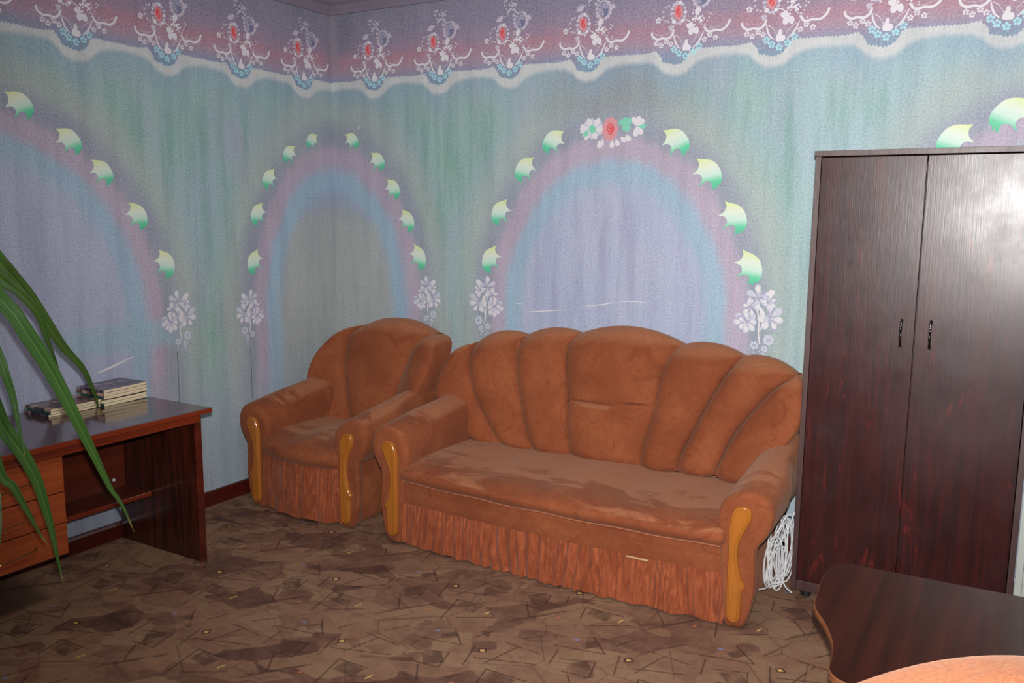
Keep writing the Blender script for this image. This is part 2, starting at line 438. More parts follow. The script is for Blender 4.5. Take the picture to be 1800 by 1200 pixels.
M['l_white'] = paint('lace_off_white', rgb(200, 196, 202)); M['l_grey'] = paint('lace_dim_white', rgb(176, 168, 182)); M['p_mid'] = paint('stencil_grey_violet', rgb(146, 146, 172))
M['p_white'] = paint('stencil_white', rgb(196, 192, 196))
M['p_grey'] = paint('stencil_soft_white', rgb(174, 176, 190))
M['p_red'] = paint('stencil_red', rgb(196, 74, 78))
M['p_pink'] = paint('stencil_pink', rgb(190, 132, 138))
M['p_blue'] = paint('stencil_slate_blue', rgb(104, 106, 136))
M['p_cyan'] = paint('stencil_pale_cyan', rgb(150, 196, 206))
M['p_green'] = paint('stencil_mint', rgb(112, 182, 158))
M['p_stem'] = paint('stencil_dark_green_line', rgb(84, 104, 96))
M['p_leaf'] = paint('stencil_leaf_gradient', None, 0.155)

# ------------------------------------------------------------------ object helpers
def empty(name, loc=(0, 0, 0), rz=0.0):
    o = bpy.data.objects.new(name, None)
    C.objects.link(o); o.location = loc; o.rotation_euler = (0, 0, rz); o.empty_display_size = 0.1
    return o
def tag(o, label, cat, group=None):
    o['label'] = label; o['category'] = cat
    if group: o['group'] = group
    return o
def mesh_obj(name, bm, mats, parent=None, smooth=True, angle=40, origin=None, kind=None):
    me = bpy.data.meshes.new(name)
    bmesh.ops.recalc_face_normals(bm, faces=bm.faces)
    if origin is not None:
        bmesh.ops.translate(bm, verts=bm.verts, vec=-Vector(origin))
    bm.to_mesh(me); bm.free()
    if not isinstance(mats, (list, tuple)): mats = [mats]
    for m_ in mats: me.materials.append(m_)
    if smooth:
        me.shade_smooth()
        if angle: me.set_sharp_from_angle(angle=R(angle))
    o = bpy.data.objects.new(name, me)
    C.objects.link(o)
    if origin is not None: o.location = origin
    if parent is not None: o.parent = parent
    if kind: o['kind'] = kind
    return o
def box(bm, x0, x1, y0, y1, z0, z1, bev=0.0, seg=2, mi=0):
    r = bmesh.ops.create_cube(bm, size=1.0)
    vs_ = r['verts']
    for v in vs_:
        v.co = Vector(((x0 + x1) / 2 + v.co.x * (x1 - x0), (y0 + y1) / 2 + v.co.y * (y1 - y0), (z0 + z1) / 2 + v.co.z * (z1 - z0)))
    fs = set(f for v in vs_ for f in v.link_faces)
    for f in fs: f.material_index = mi
    if bev > 0:
        es = set(e for v in vs_ for e in v.link_edges)
        bmesh.ops.bevel(bm, geom=list(es), offset=bev, segments=seg, profile=0.5, affect='EDGES')
def boxobj(name, a, m_, parent=None, bev=0.003, smooth=False, **kw):
    bm = bmesh.new(); box(bm, *a, bev=bev); return mesh_obj(name, bm, m_, parent, smooth=smooth, **kw)
def catmull(pts, n, closed=False):
    P = [Vector(p) for p in pts]
    N = len(P)
    out = []
    segs = N if closed else N - 1
    for i in range(segs):
        p1, p2 = P[i], P[(i + 1) % N]
        p0 = P[i - 1] if (closed or i > 0) else p1 * 2 - p2
        p3 = P[(i + 2) % N] if (closed or i + 2 < N) else p2 * 2 - p1
        for k in range(n):
            t = k / n
            out.append(0.5 * ((2 * p1) + (p2 - p0) * t + (2 * p0 - 5 * p1 + 4 * p2 - p3) * t * t + (3 * p1 - p0 - 3 * p2 + p3) * t ** 3))
    if not closed: out.append(P[-1].copy())
    return out
def resample(pts, n):
    c = catmull(pts, 12)
    L = [0.0]
    for i in range(1, len(c)): L.append(L[-1] + (c[i] - c[i - 1]).length)
    out = []
    j = 0
    for i in range(n):
        t = L[-1] * i / (n - 1)
        while j < len(L) - 2 and L[j + 1] < t: j += 1
        q = (t - L[j]) / max(1e-9, L[j + 1] - L[j])
        out.append(c[j].lerp(c[j + 1], min(1, q)))
    return out
def tube(bm, pts, r, sides=8, mi=0, caps=True):
    n = len(pts)
    rings = []
    up = Vector((0, 0, 1))
    prev = None
    for i, p in enumerate(pts):
        d = (pts[min(i + 1, n - 1)] - pts[max(i - 1, 0)]).normalized()
        if prev is None:
            a = d.cross(up)
            if a.length < 1e-3: a = d.cross(Vector((1, 0, 0)))
            a.normalize()
        else:
            a = (prev - d * prev.dot(d)).normalized()
        prev = a
        b = d.cross(a)
        rr = r[i] if isinstance(r, (list, tuple)) else r
        rings.append([bm.verts.new(p + (a * math.cos(2 * math.pi * k / sides) + b * math.sin(2 * math.pi * k / sides)) * rr) for k in range(sides)])
    for i in range(n - 1):
        for k in range(sides):
            f = bm.faces.new((rings[i][k], rings[i][(k + 1) % sides], rings[i + 1][(k + 1) % sides], rings[i + 1][k])); f.material_index = mi
    if caps:
        for rg in (rings[0], rings[-1]):
            f = bm.faces.new(rg); f.material_index = mi

# ------------------------------------------------------------------ room
RX, RY, RZ = 5.3, -5.6, 2.97
def wall(name, a, m_):
    bm = bmesh.new(); box(bm, *a)
    o = mesh_obj(name, bm, m_, smooth=False); o['kind'] = 'structure'
    return o
wall_left = wall('wall_left', (-0.12, 0, RY, 0.12, -0.1, RZ), M['mural'])
DX0, DX1, DH = 4.07, 4.86, 1.95
bm = bmesh.new()
box(bm, 0, DX0, 0, 0.12, -0.1, RZ); box(bm, DX1, RX + .12, 0, 0.12, -0.1, RZ); box(bm, DX0, DX1, 0, 0.12, DH, RZ)
wall_back = mesh_obj('wall_back', bm, M['mural'], smooth=False); wall_back['kind'] = 'structure'
wall('wall_right', (RX, RX + .12, RY, 0.0, -0.1, RZ), M['wallpaper'])
wall('wall_front', (-0.12, RX + .12, RY - .12, RY, -0.1, RZ), M['wallpaper'])
fl = wall('floor', (-0.12, RX + .12, RY - .12, 0.12, -0.1, 0.0), M['floor'])
wall('ceiling', (-0.12, RX + .12, RY - .12, 0.12, RZ, RZ + .1), M['ceiling'])

def profile_run(name, prof, p0, p1, m_, axis):
    """prof: (out, z) polygon; run along a wall. axis 'x' = back wall, 'y' = left wall"""
    bm = bmesh.new()
    rings = []
    for t in (p0, p1):
        rings.append([bm.verts.new((t, -o_, z_) if axis == 'x' else (o_, t, z_)) for o_, z_ in prof])
    n = len(prof)
    for k in range(n): bm.faces.new((rings[0][k], rings[0][(k + 1) % n], rings[1][(k + 1) % n], rings[1][k]))
    bm.faces.new(rings[0]); bm.faces.new(rings[1])
    o = mesh_obj(name, bm, m_, smooth=False); o['kind'] = 'structure'
    return o
bp = [(0, 0), (0.018, 0), (0.018, 0.070), (0.013, 0.082), (0, 0.085)]
profile_run('baseboard_left', bp, RY, 0, M['baseboard'], 'y')
profile_run('baseboard_back', bp, 0.018, 3.975, M['baseboard'], 'x')
cp = [(0, 2.885), (0.012, 2.885), (0.016, 2.905), (0.03, 2.925), (0.034, 2.935), (0.06, 2.95), (0.07, RZ), (0, RZ)]
profile_run('trim_1', cp, RY, 0, M['cornice'], 'y')
profile_run('trim_2', cp, 0, RX, M['cornice'], 'x')

# door in the back wall, just beside the wardrobe
door = empty('door_1', ((DX0 + DX1) / 2, 0, 0)); door['kind'] = 'structure'
dx = (DX0 + DX1) / 2
boxobj('door_leaf', (DX0 + .02 - dx, DX1 - .02 - dx, 0.03, 0.07, 0.01, DH - .01), M['white_paint'], door)
for k, (z0, z1) in enumerate(((0.15, 0.85), (1.0, 1.8))):
    boxobj('door_panel', (DX0 + .14 - dx, DX1 - .14 - dx, 0.022, 0.034, z0, z1), M['white_paint'], door, bev=0.006)
def casing(x0, x1, name='door_casing'):
    bm = bmesh.new()
    w_ = x1 - x0
    for a_, b_, d_ in ((0, .26, .012), (.26, .36, .030), (.36, .62, .020), (.62, .74, .034), (.74, 1.0, .018)):
        box(bm, x0 + a_ * w_ - dx, x0 + b_ * w_ - dx, -d_, 0.0, 0.0, DH + .09, bev=.003)
    mesh_obj(name, bm, M['white_paint'], door)
casing(3.977, DX0 + .02); casing(DX1 - .02, 4.96)
boxobj('door_casing', (DX0 - dx, DX1 - dx, -0.03, 0, DH - .01, DH + .09), M['white_paint'], door)
bm = bmesh.new()
tube(bm, [Vector((.30, .03, 1.0)), Vector((.30, -.03, 1.0)), Vector((.20, -.035, 1.0))], .009, 8)
mesh_obj('door_handle', bm, M['chrome'], door)

# ------------------------------------------------------------------ painted stencils (flat paint on the walls)
EPS = 0.0007
class Flat:
    """2-D paint shapes in (u, z), later laid on a wall"""
    def __init__(s): s.bm = bmesh.new(); s.k = 0
    def poly(s, pts, mi=0):
        s.k += 1
        y = -0.000007 * s.k
        c = s.bm.verts.new((sum(p[0] for p in pts) / len(pts), y, sum(p[1] for p in pts) / len(pts)))
        vsx = [s.bm.verts.new((p[0], y, p[1])) for p in pts]
        for i in range(len(vsx)):
            f = s.bm.faces.new((c, vsx[i], vsx[(i + 1) % len(vsx)])); f.material_index = mi
    def ngon(s, pts, mi=0):
        from mathutils.geometry import tessellate_polygon
        vv = [s.bm.verts.new((p[0], 0, p[1])) for p in pts]
        for t in tessellate_polygon([[Vector((p[0], p[1], 0)) for p in pts]]):
            a, b, c = (vv[i] for i in t)
            if ((b.co - a.co).cross(c.co - a.co)).y > 0: b, c = c, b
            s.bm.faces.new((a, b, c)).material_index = mi
    def disc(s, x, z, r, mi=0, ry=None, rot=0.0, n=9, wob=0.12):
        ry = ry or r
        pts = []
        for i in range(n):
            a = 2 * math.pi * i / n
            q = 1 + random.uniform(-wob, wob)
            px, pz = r * q * math.cos(a), ry * q * math.sin(a)
            pts.append((x + px * math.cos(rot) - pz * math.sin(rot), z + px * math.sin(rot) + pz * math.cos(rot)))
        s.poly(pts, mi)
    def stroke(s, pts, wd, mi=0, taper=False):
        c = catmull([(p[0], 0, p[1]) for p in pts], 5)
        n = len(c)
        s.k += 1
        y = -0.000007 * s.k
        L, Rr = [], []
        for i, p in enumerate(c):
            d = (c[min(n - 1, i + 1)] - c[max(0, i - 1)]).normalized()
            q = wd / 2 * ((0.35 + 0.65 * math.sin(math.pi * min(1, max(0, i / (n - 1))))) if taper else 1)
            L.append(s.bm.verts.new((p.x - d.z * q, y, p.z + d.x * q))); Rr.append(s.bm.verts.new((p.x + d.z * q, y, p.z - d.x * q)))
        for i in range(n - 1):
            f = s.bm.faces.new((L[i], L[i + 1], Rr[i + 1], Rr[i])); f.material_index = mi
    def floret(s, x, z, r, mi=0, n=5):
        for i in range(n):
            a = 2 * math.pi * i / n + 0.3
            s.disc(x + r * .62 * math.cos(a), z + r * .62 * math.sin(a), r * .36, mi, n=6)
        s.disc(x, z, r * .16, mi, n=5)
    def petal(s, x, z, L, wd, ang, mi=0):
        pts = [(0, 0), (.25, -.28), (.6, -.5), (.88, -.36), (1, -.06), (.93, .3), (.65, .5), (.3, .26)]
        ca, sa = math.cos(ang), math.sin(ang)
        s.poly([(x + (p[0] * L) * ca - (p[1] * wd) * sa, z + (p[0] * L) * sa + (p[1] * wd) * ca) for p in pts], mi)
    def mesh(s, name, mats):
        bmesh.ops.reverse_faces(s.bm, faces=[])
        me = bpy.data.meshes.new(name); s.bm.to_mesh(me); s.bm.free()
        for m_ in mats: me.materials.append(m_)
        return me
def lay(name, me, parent, u, z, rot=0.0, mirror=False, scale=1.0):
    o = bpy.data.objects.new(name, me); C.objects.link(o)
    if u >= 0: base = Matrix.Translation((u, -EPS, z))
    else: base = Matrix.Translation((EPS, u, z)) @ Matrix.Rotation(R(90), 4, 'Z')
    o.matrix_world = base @ Matrix.Rotation(-rot, 4, 'Y') @ Matrix.Diagonal((-scale if mirror else scale, 1, scale, 1))
    mw = o.matrix_world.copy()
    o.parent = parent; o.matrix_parent_inverse = Matrix.Identity(4)
    o.matrix_world = mw
    return o
# leaf
leafpts = [(426, -4), (455, 22), (480, 38), (515, 62), (540, 90), (558, 122), (568, 160), (573, 210), (570, 260), (560, 295), (545, 320), (520, 355), (512, 340), (500, 345), (480, 374), (475, 350), (438, 364), (458, 315), (458, 285), (445, 262), (420, 252), (390, 258), (342, 272), (382, 240), (400, 220), (405, 190), (398, 160), (376, 140), (338, 122), (378, 114), (402, 98), (420, 75), (430, 45)]
lf = Flat()
lf.ngon([((p[0] - 472) / 350 * .155, (188 - p[1]) / 350 * .155) for p in leafpts])
bmesh.ops.scale(lf.bm, verts=lf.bm.verts, vec=(1.22, 1, 1))
leaf_me = lf.mesh('painted_leaf', [M['p_leaf']])
ARCH = {'B': (1.96, .795, 1.13, 1.0), 'C': (-.01, .735, 1.10, 1.03), 'L': (-2.28, .985, 1.09, 1.07), 'R': (3.98, .80, 1.10, 1.05)}
leaves = [('B', (1.604, 2.063), .98), ('B', (1.425, 1.915), 1.0), ('B', (1.265, 1.673), 1.0), ('B', (1.201, 1.399), 1.03), ('B', (2.318, 2.04), 1.05), ('B', (2.494, 1.878), 1.10), ('B', (2.635, 1.658), 1.08), ('B', (2.724, 1.413), 1.10),
          ('C', (.16, 2.114), .80), ('C', (.366, 1.982), .86), ('C', (.485, 1.81), .88), ('C', (.593, 1.615), .92), ('C', (.678, 1.394), 1.0),
          ('C', (-.195, 2.105), .74), ('C', (-.393, 2.013), .80), ('C', (-.561, 1.858), .84), ('C', (-.659, 1.65), .90), ('C', (-.698, 1.372), .94),
          ('L', (-2.026, 2.131), .92), ('L', (-1.803, 1.989), .92), ('L', (-1.643, 1.851), .90), ('L', (-1.461, 1.64), .95), ('L', (-1.310, 1.388), 1.0),
          ('R', (3.588, 2.006), 1.05), ('R', (3.791, 2.105), 1.12)]
for a_, (u, z), s_ in leaves:
    uc, a, z0, b = ARCH[a_]
    ang = math.atan2(max(0, z - z0) / b ** 2, abs(u - uc) / a ** 2)
    ang = min(ang, R(62)) * .62
    mir = u < uc
    par = wall_back if u >= 0 else wall_left
    lay('painted_leaf', leaf_me, par, u, z, rot=(-ang if mir else ang), mirror=mir, scale=s_)
# frieze motif
MW = [M['l_white'], M['l_grey'], M['p_red'], M['p_pink'], M['p_blue'], M['p_cyan']]
f = Flat()
q = lambda X, Y: ((X - 1115) / 2350, (615 - Y) / 2350)
f.stroke([q(*p) for p in ((680, 250), (700, 300), (755, 332), (812, 322))], .011)
f.stroke([q(*p) for p in ((812, 322), (880, 334), (935, 300), (958, 240))], .011)
f.stroke([q(*p) for p in ((1330, 235), (1352, 280), (1400, 300), (1462, 284))], .011)
f.stroke([q(*p) for p in ((1462, 288), (1540, 292), (1600, 250), (1632, 185))], .011)
f.stroke([q(*p) for p in ((958, 288), (975, 360), (1005, 425), (1050, 465))], .009, taper=True)
f.stroke([q(*p) for p in ((1322, 288), (1290, 360), (1250, 420), (1195, 466))], .009, taper=True)
for i in range(11):
    t = i / 10
    x_, y_ = 700 + 240 * t, 300 - 55 * abs(2 * t - 1) ** 2 + 8
    f.disc(*q(x_, y_ - 8 - 10 * math.sin(t * math.pi)), .0022, 0, n=5)
    f.disc(*q(1360 + 250 * t, 262 - 60 * t * t + 10 * math.sin(t * 3)), .0022, 0, n=5)
    f.disc(*q(985 + 90 * t, 310 + 100 * t - 20 * math.sin(t * 3)), .0024, 0, n=5)
    f.disc(*q(1285 - 100 * t, 310 + 90 * t - 10 * math.sin(t * 3)), .0022, 0, n=5)
f.poly([q(*p) for p in ((1075, 430), (1095, 400), (1100, 370), (1125, 358), (1140, 385), (1135, 420), (1170, 430), (1178, 465), (1160, 490), (1120, 492), (1085, 488), (1070, 470))], 0)
for p in ((970, 465), (1030, 515), (1115, 552), (1205, 512), (1275, 452)): f.floret(*q(*p), .0185, 5)
for p in ((745, 378), (805, 408), (872, 368), (928, 402), (1335, 382), (1396, 336), (1466, 372)): f.floret(*q(*p), .0145, 0)
f.disc(*q(1150, 213), .019, 0, .013, -.2); f.disc(*q(1168, 275), .014, 0, .018); f.disc(*q(1232, 272), .014, 0, .019, .2)
f.stroke([q(*p) for p in ((1036, 200), (1050, 158), (1095, 140), (1140, 156), (1165, 185))], .005)
for i in range(44):
    a = random.random() * 6.28; rr = random.random() ** .5
    f.disc(.052 + .033 * rr * math.cos(a), .195 + .062 * rr * math.sin(a), random.uniform(.0035, .0078), 0, n=7)
for i in range(10): f.disc(random.uniform(.075, .13), random.uniform(.15, .235), random.uniform(.003, .005), 0, n=6)
f.floret(-.150, .212, .017, 0)
# red rose with pale petals
for i in range(14):
    a = i * .449
    f.disc(-.045 + .036 * math.cos(a), .238 + .050 * math.sin(a), random.uniform(.007, .012), 0 if i % 3 == 0 else 1, n=8)
f.disc(-.045, .240, .024, 3, .036, .1, 14, .2); f.disc(-.045, .245, .014, 2, .027, .1, 12, .25)
f.stroke([(-.056, .222), (-.045, .23), (-.036, .252), (-.044, .268)], .004, 3)
for i in range(9):
    a = i * .7
    f.disc(-.100 + .026 * math.cos(a), .238 + .038 * math.sin(a), .0065, 1, n=7)
# slate rose
for i in range(15):
    a = i * .42
    f.disc(.072 + .040 * math.cos(a), .300 + .045 * math.sin(a), random.uniform(.006, .011), 1, n=8)
f.disc(.072, .300, .028, 4, .032, 0, 14, .2)
for rr in (.010, .019, .027): f.stroke([(.072 + rr * math.cos(t_) , .300 + rr * 1.1 * math.sin(t_)) for t_ in (0.2, 1.2, 2.4, 3.6, 4.8)], .0035, 1)
for a in (1.1, 1.6, 2.1, 2.6): f.petal(-.055 + .0, .305, .036, .014, a + .2, 1)
for a in (.0, .5, 1.0): f.petal(.115, .305, .026, .010, a, 1)
for i in range(20): f.disc(random.gauss(.008, .022), .375 + random.uniform(-.045, .045), random.uniform(.004, .009), 1, n=7)
for i in range(7): f.disc(random.uniform(.02, .055), .36 + random.uniform(-.02, .04), .006, 1, n=6)
for a in (3.4, 3.9): f.petal(-.062, .178, .034, .016, a, 1)
lace_me = f.mesh('painted_lace_bouquet', MW)
for i, uc in enumerate((.348, .843, 1.320, 1.822, 2.35, 2.812, 3.282, 3.75, 4.25)):
    lay('painted_lace_bouquet', lace_me, wall_back, uc, 2.412 + .004 * min(i, 6))
for uc in (-.25, -.745, -1.235, -1.738, -2.24): lay('painted_lace_bouquet', lace_me, wall_left, uc, 2.408 + (.008 if uc < -1 else 0))
# flower sprays beside the arches
f = Flat()
random.seed(3)
def bloom(x, z, L, a0, spread, n, mi=0):
    for i in range(n):
        a = a0 + spread * (i / (n - 1) - .5)
        L2 = L * random.uniform(.85, 1.12)
        f.petal(x + .006 * math.cos(a), z + .006 * math.sin(a), L2, L * .58, a, 2 if i % 3 == 2 else 1)
        if math.sin(a) < .35 or i % 2: f.petal(x + L2 * .36 * math.cos(a + .08), z + L2 * .36 * math.sin(a + .08), L2 * .60, L * .42, a + .05, 0)
    for i in range(11): f.stroke([(x, z), (x + L * .42 * math.cos(a0 + i * .57), z + L * .42 * math.sin(a0 + i * .57 + .2)), (x + L * .6 * math.cos(a0 + i * .57 + .3), z + L * .6 * math.sin(a0 + i * .57 + .3))], .0020, 2 if i % 2 else 0)
    f.disc(x, z, .007, 2)
bloom(-.045, -.005, .052, R(250), R(190), 6); bloom(.055, .015, .055, R(-40), R(250), 6); bloom(.0, .095, .050, R(60), R(300), 6); bloom(-.04, -.01, .042, R(100), R(120), 3)
bloom(-.028, .052, .036, R(160), R(240), 5); bloom(.045, .078, .034, R(20), R(200), 5)
f.petal(.012, .06, .05, .022, R(-70), 0); f.petal(.03, .11, .045, .028, R(20), 0)
f.stroke([(.0, .04), (.012, .0), (.01, -.05), (.018, -.105)], .006); f.stroke([(.03, .0), (.022, -.03), (.014, -.05)], .005)
f.floret(.055, -.085, .026, 1, 7); f.floret(-.005, -.112, .020, 1, 6); f.floret(.04, -.125, .016, 1, 6)
for i in range(8): f.disc(random.uniform(-.01, .05), random.uniform(-.16, -.13), random.uniform(.003, .006), 1, n=6)
spray_me = f.mesh('painted_flower_spray', [M['p_white'], M['p_grey'], M['p_mid']])
for u, z, mir, s_ in ((2.771, 1.155, False, 1.15), (1.182, 1.13, True, 1.12), (.735, 1.13, False, .98), (-.735, 1.06, True, 1.0), (-1.250, 1.085, False, 1.05)):
    lay('painted_flower_spray', spray_me, wall_back if u > 0 else wall_left, u, z, mirror=mir, scale=s_)
# bouquet over the middle arch
f = Flat()
for i in range(3):
    for a in (0.3, 1.3, 2.3, 3.5, 4.4, 5.3): f.petal(-.085 + .012 * math.cos(a), .01, .040 + .006 * i, .024, a + i * .4, (0, 1, 2)[i % 2])
f.disc(-.085, .008, .018, 2); f.disc(-.115, -.01, .014, 2)
for a in range(9): f.disc(.002 + .024 * math.cos(a * .7), .006 + .036 * math.sin(a * .7), .016, 3, n=8)
f.disc(.002, .008, .02, 4, .028)
for rr in (.008, .018, .027): f.stroke([(.002 + rr * math.cos(t_), .008 + rr * 1.2 * math.sin(t_)) for t_ in (0.5, 1.6, 2.8, 4.0, 5.2)], .004, 3)
for x_, z_, a in ((.03, -.035, -1.2), (.05, -.03, -.6), (.015, -.04, -1.7), (-.03, -.035, -1.9), (-.05, -.04, -1.5), (.075, -.02, -.9)): f.petal(x_, z_, .036, .024, a, 0)
for a in (1.0, 1.7, 2.4): f.petal(.075, .012, .042, .026, a, 2)
f.disc(.078, .006, .020, 2, .014)
for a in (.0, .7, 1.3, 2.0, 4.6, 5.4): f.petal(.125, .012, .044, .026, a, 2 if a < .5 else 0)
for a in (2.6, 3.1, 3.6): f.petal(-.11, .01, .036, .016, a, 0)
bq = f.mesh('painted_rose_garland', [M['p_white'], M['p_grey'], M['p_green'], M['p_pink'], M['p_red']])
lay('painted_rose_garland', bq, wall_back, 1.945, 2.108, scale=1.22)
# thin stem lines and pale scratches
f = Flat(); f.stroke([(0, 0), (.001, -.12), (-.001, -.30)], .005); st = f.mesh('painted_stem_line', [M['p_stem']])
lay('painted_stem_line', st, wall_left, -1.265, .91); lay('painted_stem_line', st, wall_left, -.750, .86)
def scratch(par, pts, wd=.004):
    f = Flat(); u0, z0 = pts[0]
    f.stroke([(a - u0, b - z0) for a, b in pts], wd, 0, True)
    lay('plaster_scratch', f.mesh('plaster_scratch', [M['p_white']]), par, u0, z0)
scratch(wall_back, [(1.447, 1.106), (1.56, 1.118), (1.70, 1.135)], .006)
scratch(wall_back, [(1.79, 1.155), (1.93, 1.180), (2.0, 1.196)], .005)
scratch(wall_back, [(2.03, 1.20), (2.10, 1.207), (2.19, 1.204)], .005)
scratch(wall_back, [(1.375, 1.150), (1.42, 1.152)], .004)
scratch(wall_left, [(-1.74, .869), (-1.66, .888), (-1.53, .925)], .012)
scratch(wall_back, [(.215, 2.205), (.215, 2.175)], .010)

# ------------------------------------------------------------------ upholstered suite
def lobe(L, Rt, dome, bulge, depth, notch=None, ns=22, nt=40, toproll=.07):
    L = resample(L, nt); Rt = resample(Rt, nt)
    bm = bmesh.new()
    F, B = [], []
    for j in range(nt):
        t = j / (nt - 1)
        g_ = min(1, (t / .10)) ; g_ = math.sin(g_ * math.pi / 2) ** .6
        tt = max(0, (t - .80) / .20)
        g_ *= math.sqrt(max(0, 1 - tt ** 2.2)) * .92 + .08
        rf, rb = [], []
        for i in range(ns + 1):
            s_ = .5 - .5 * math.cos(math.pi * i / ns)
            s_ = .35 * s_ + .65 * i / ns
            e = abs(2 * s_ - 1)
            h = (1 - e ** 2.4) ** .55
            p = L[j].lerp(Rt[j], s_)
            ztop = dome * (1 - e ** 2.0) * max(0, (t - .35) / .65) ** 2
            zbot = -.024 * (1 - e ** 2) * (1 - t) ** 6
            hh = h * g_
            if notch is not None:
                hh *= 1 - .42 * math.exp(-((p.z + ztop - notch - .02 * s_) / .010) ** 2)
            y = p.y - bulge * hh + toproll * tt ** 2 * .9
            rf.append(bm.verts.new((p.x, y, p.z + ztop + zbot)))
            # back skin follows the same outline
            inset = .012 * tt
            rb.append(bm.verts.new((p.x, max(p.y + depth, y + .03) , p.z + ztop * .97 - inset)))
        F.append(rf); B.append(rb)
    for G_, flip in ((F, False), (B, True)):
        for j in range(nt - 1):
            for i in range(ns):
                a = (G_[j][i], G_[j][i + 1], G_[j + 1][i + 1], G_[j + 1][i])
                bm.faces.new(a[::-1] if flip else a)
    for j in range(nt - 1):
        bm.faces.new((F[j][0], F[j + 1][0], B[j + 1][0], B[j][0])); bm.faces.new((F[j][ns], B[j][ns], B[j + 1][ns], F[j + 1][ns]))
    for i in range(ns):
        bm.faces.new((F[0][i], B[0][i], B[0][i + 1], F[0][i + 1]))
    # rounded roll between front and back along the top
    K = 6
    prev = F[-1]
    for k in range(1, K + 1):
        th = math.pi * k / K
        if k == K: cur = B[-1]
        else:
            cur = []
            for i in range(ns + 1):
                a, b = F[-1][i].co, B[-1][i].co
                m_ = (1 - math.cos(th)) / 2
                p = a.lerp(b, m_); p.z += .006 * math.sin(th)
                cur.append(bm.verts.new(p))
        for i in range(ns): bm.faces.new((prev[i], prev[i + 1], cur[i + 1], cur[i]))
        for ii in (0, ns):
            pass
        prev = cur
    return bm

ARM = [(-.075, .010), (-.088, .10), (-.093, .175), (-.099, .27), (-.107, .325), (-.119, .387), (-.128, .472), (-.111, .526), (-.073, .559), (-.019, .583), (.039, .579), (.081, .55), (.099, .502), (.091, .442), (.065, .394), (.041, .36), (.034, .32), (.039, .26), (.040, .19), (.030, .12), (.015, .055), (-.006, .015), (-.036, .008)]
PAN = [(-.024, .526), (-.051, .514), (-.069, .461), (-.071, .40), (-.070, .332), (-.071, .187), (-.069, .10), (-.064, .049), (-.036, .037), (-.014, .055), (-.011, .11), (-.010, .165), (.003, .195), (-.009, .215), (-.017, .236), (-.031, .298), (-.030, .369), (-.006, .431), (.013, .475), (.015, .506), (.001, .524)]
def arm_mesh(cx, side, yf, yr, lift=.085, up=.0):
    """side +1: outward is +x"""
    sec = [(p.x, p.y) for p in catmull([(a, b, 0) for a, b in ARM], 3, True)]
    cxm, czm = -.02, .45
    bm = bmesh.new()
    ny = 22
    stations = [(yf - .004, .55), (yf - .006, .80), (yf, .93), (yf + .012, .985), (yf + .03, 1.0)]
    for k in range(1, ny): stations.append((yf + .03 + (yr - yf - .03) * k / (ny - 1), 1.0))
    rings = []
    for y, s_ in stations:
        t = max(0, (y - yf) / (yr - yf))
        ring = []
        for a, b in sec:
            ca, cb = (cxm, czm) if b > .36 else (-.03, max(.10, min(b, .34)))
            x_ = ca + (a - ca) * (s_ if b > .36 else .5 + .5 * s_); z_ = cb + (b - cb) * s_
            if b < .37 and a > -.06: x_ = x_ + (min(x_, -.050) - x_) * min(1, max(0, t * 7 - .35))
            if a > 0: x_ *= 1 - .34 * max(0, min(1, (t - .40) / .20))
            k = max(0, min(1, (z_ - .30) / .22)); k = k * k * (3 - 2 * k)
            z_ += (lift * t ** .9 + up) * k
            ring.append(bm.verts.new((cx + side * x_, y, z_)))
        rings.append(ring)
    n = len(sec)
    for i in range(len(rings) - 1):
        for k in range(n): bm.faces.new((rings[i][k], rings[i][(k + 1) % n], rings[i + 1][(k + 1) % n], rings[i + 1][k]))
    bm.faces.new(rings[0]); bm.faces.new(rings[-1])
    return bm
def panel_mesh(cx, side, yf, up=0.0):
    bm = bmesh.new()
    sm = [(p.x, p.y) for p in catmull([(a, b, 0) for a, b in PAN], 3, True)]
    cxm = -.035
    def ring(scale, y):
        out = []
        n = len(sm)
        for i, (a, b) in enumerate(sm):
            pa, pb = sm[i - 1], sm[(i + 1) % n]
            tx, tz = pb[0] - pa[0], pb[1] - pa[1]
            l = math.hypot(tx, tz) or 1
            nx, nz = tz / l, -tx / l
            out.append((a + nx * scale, b + nz * scale, y))
        return out
    # normal sign: make positive scale = inward
    A = sum(sm[i][0] * sm[(i + 1) % len(sm)][1] - sm[(i + 1) % len(sm)][0] * sm[i][1] for i in range(len(sm)))
    sg = -1 if A > 0 else 1
    rings = []
    for s_, y in ((0, yf + .006), (0, yf - .012), (.002, yf - .016), (.005, yf - .018), (.0085, yf - .0175), (.0095, yf - .0155), (.011, yf - .0155), (.0125, yf - .0185)):
        rings.append([bm.verts.new((cx + side * a, y_, b + up)) for a, b, y_ in ring(sg * s_, y)])
    n = len(sm)
    for i in range(len(rings) - 1):
        for k in range(n): bm.faces.new((rings[i][k], rings[i][(k + 1) % n], rings[i + 1][(k + 1) % n], rings[i + 1][k]))
    bm.faces.new(rings[0]); bm.faces.new(rings[-1])
    return bm
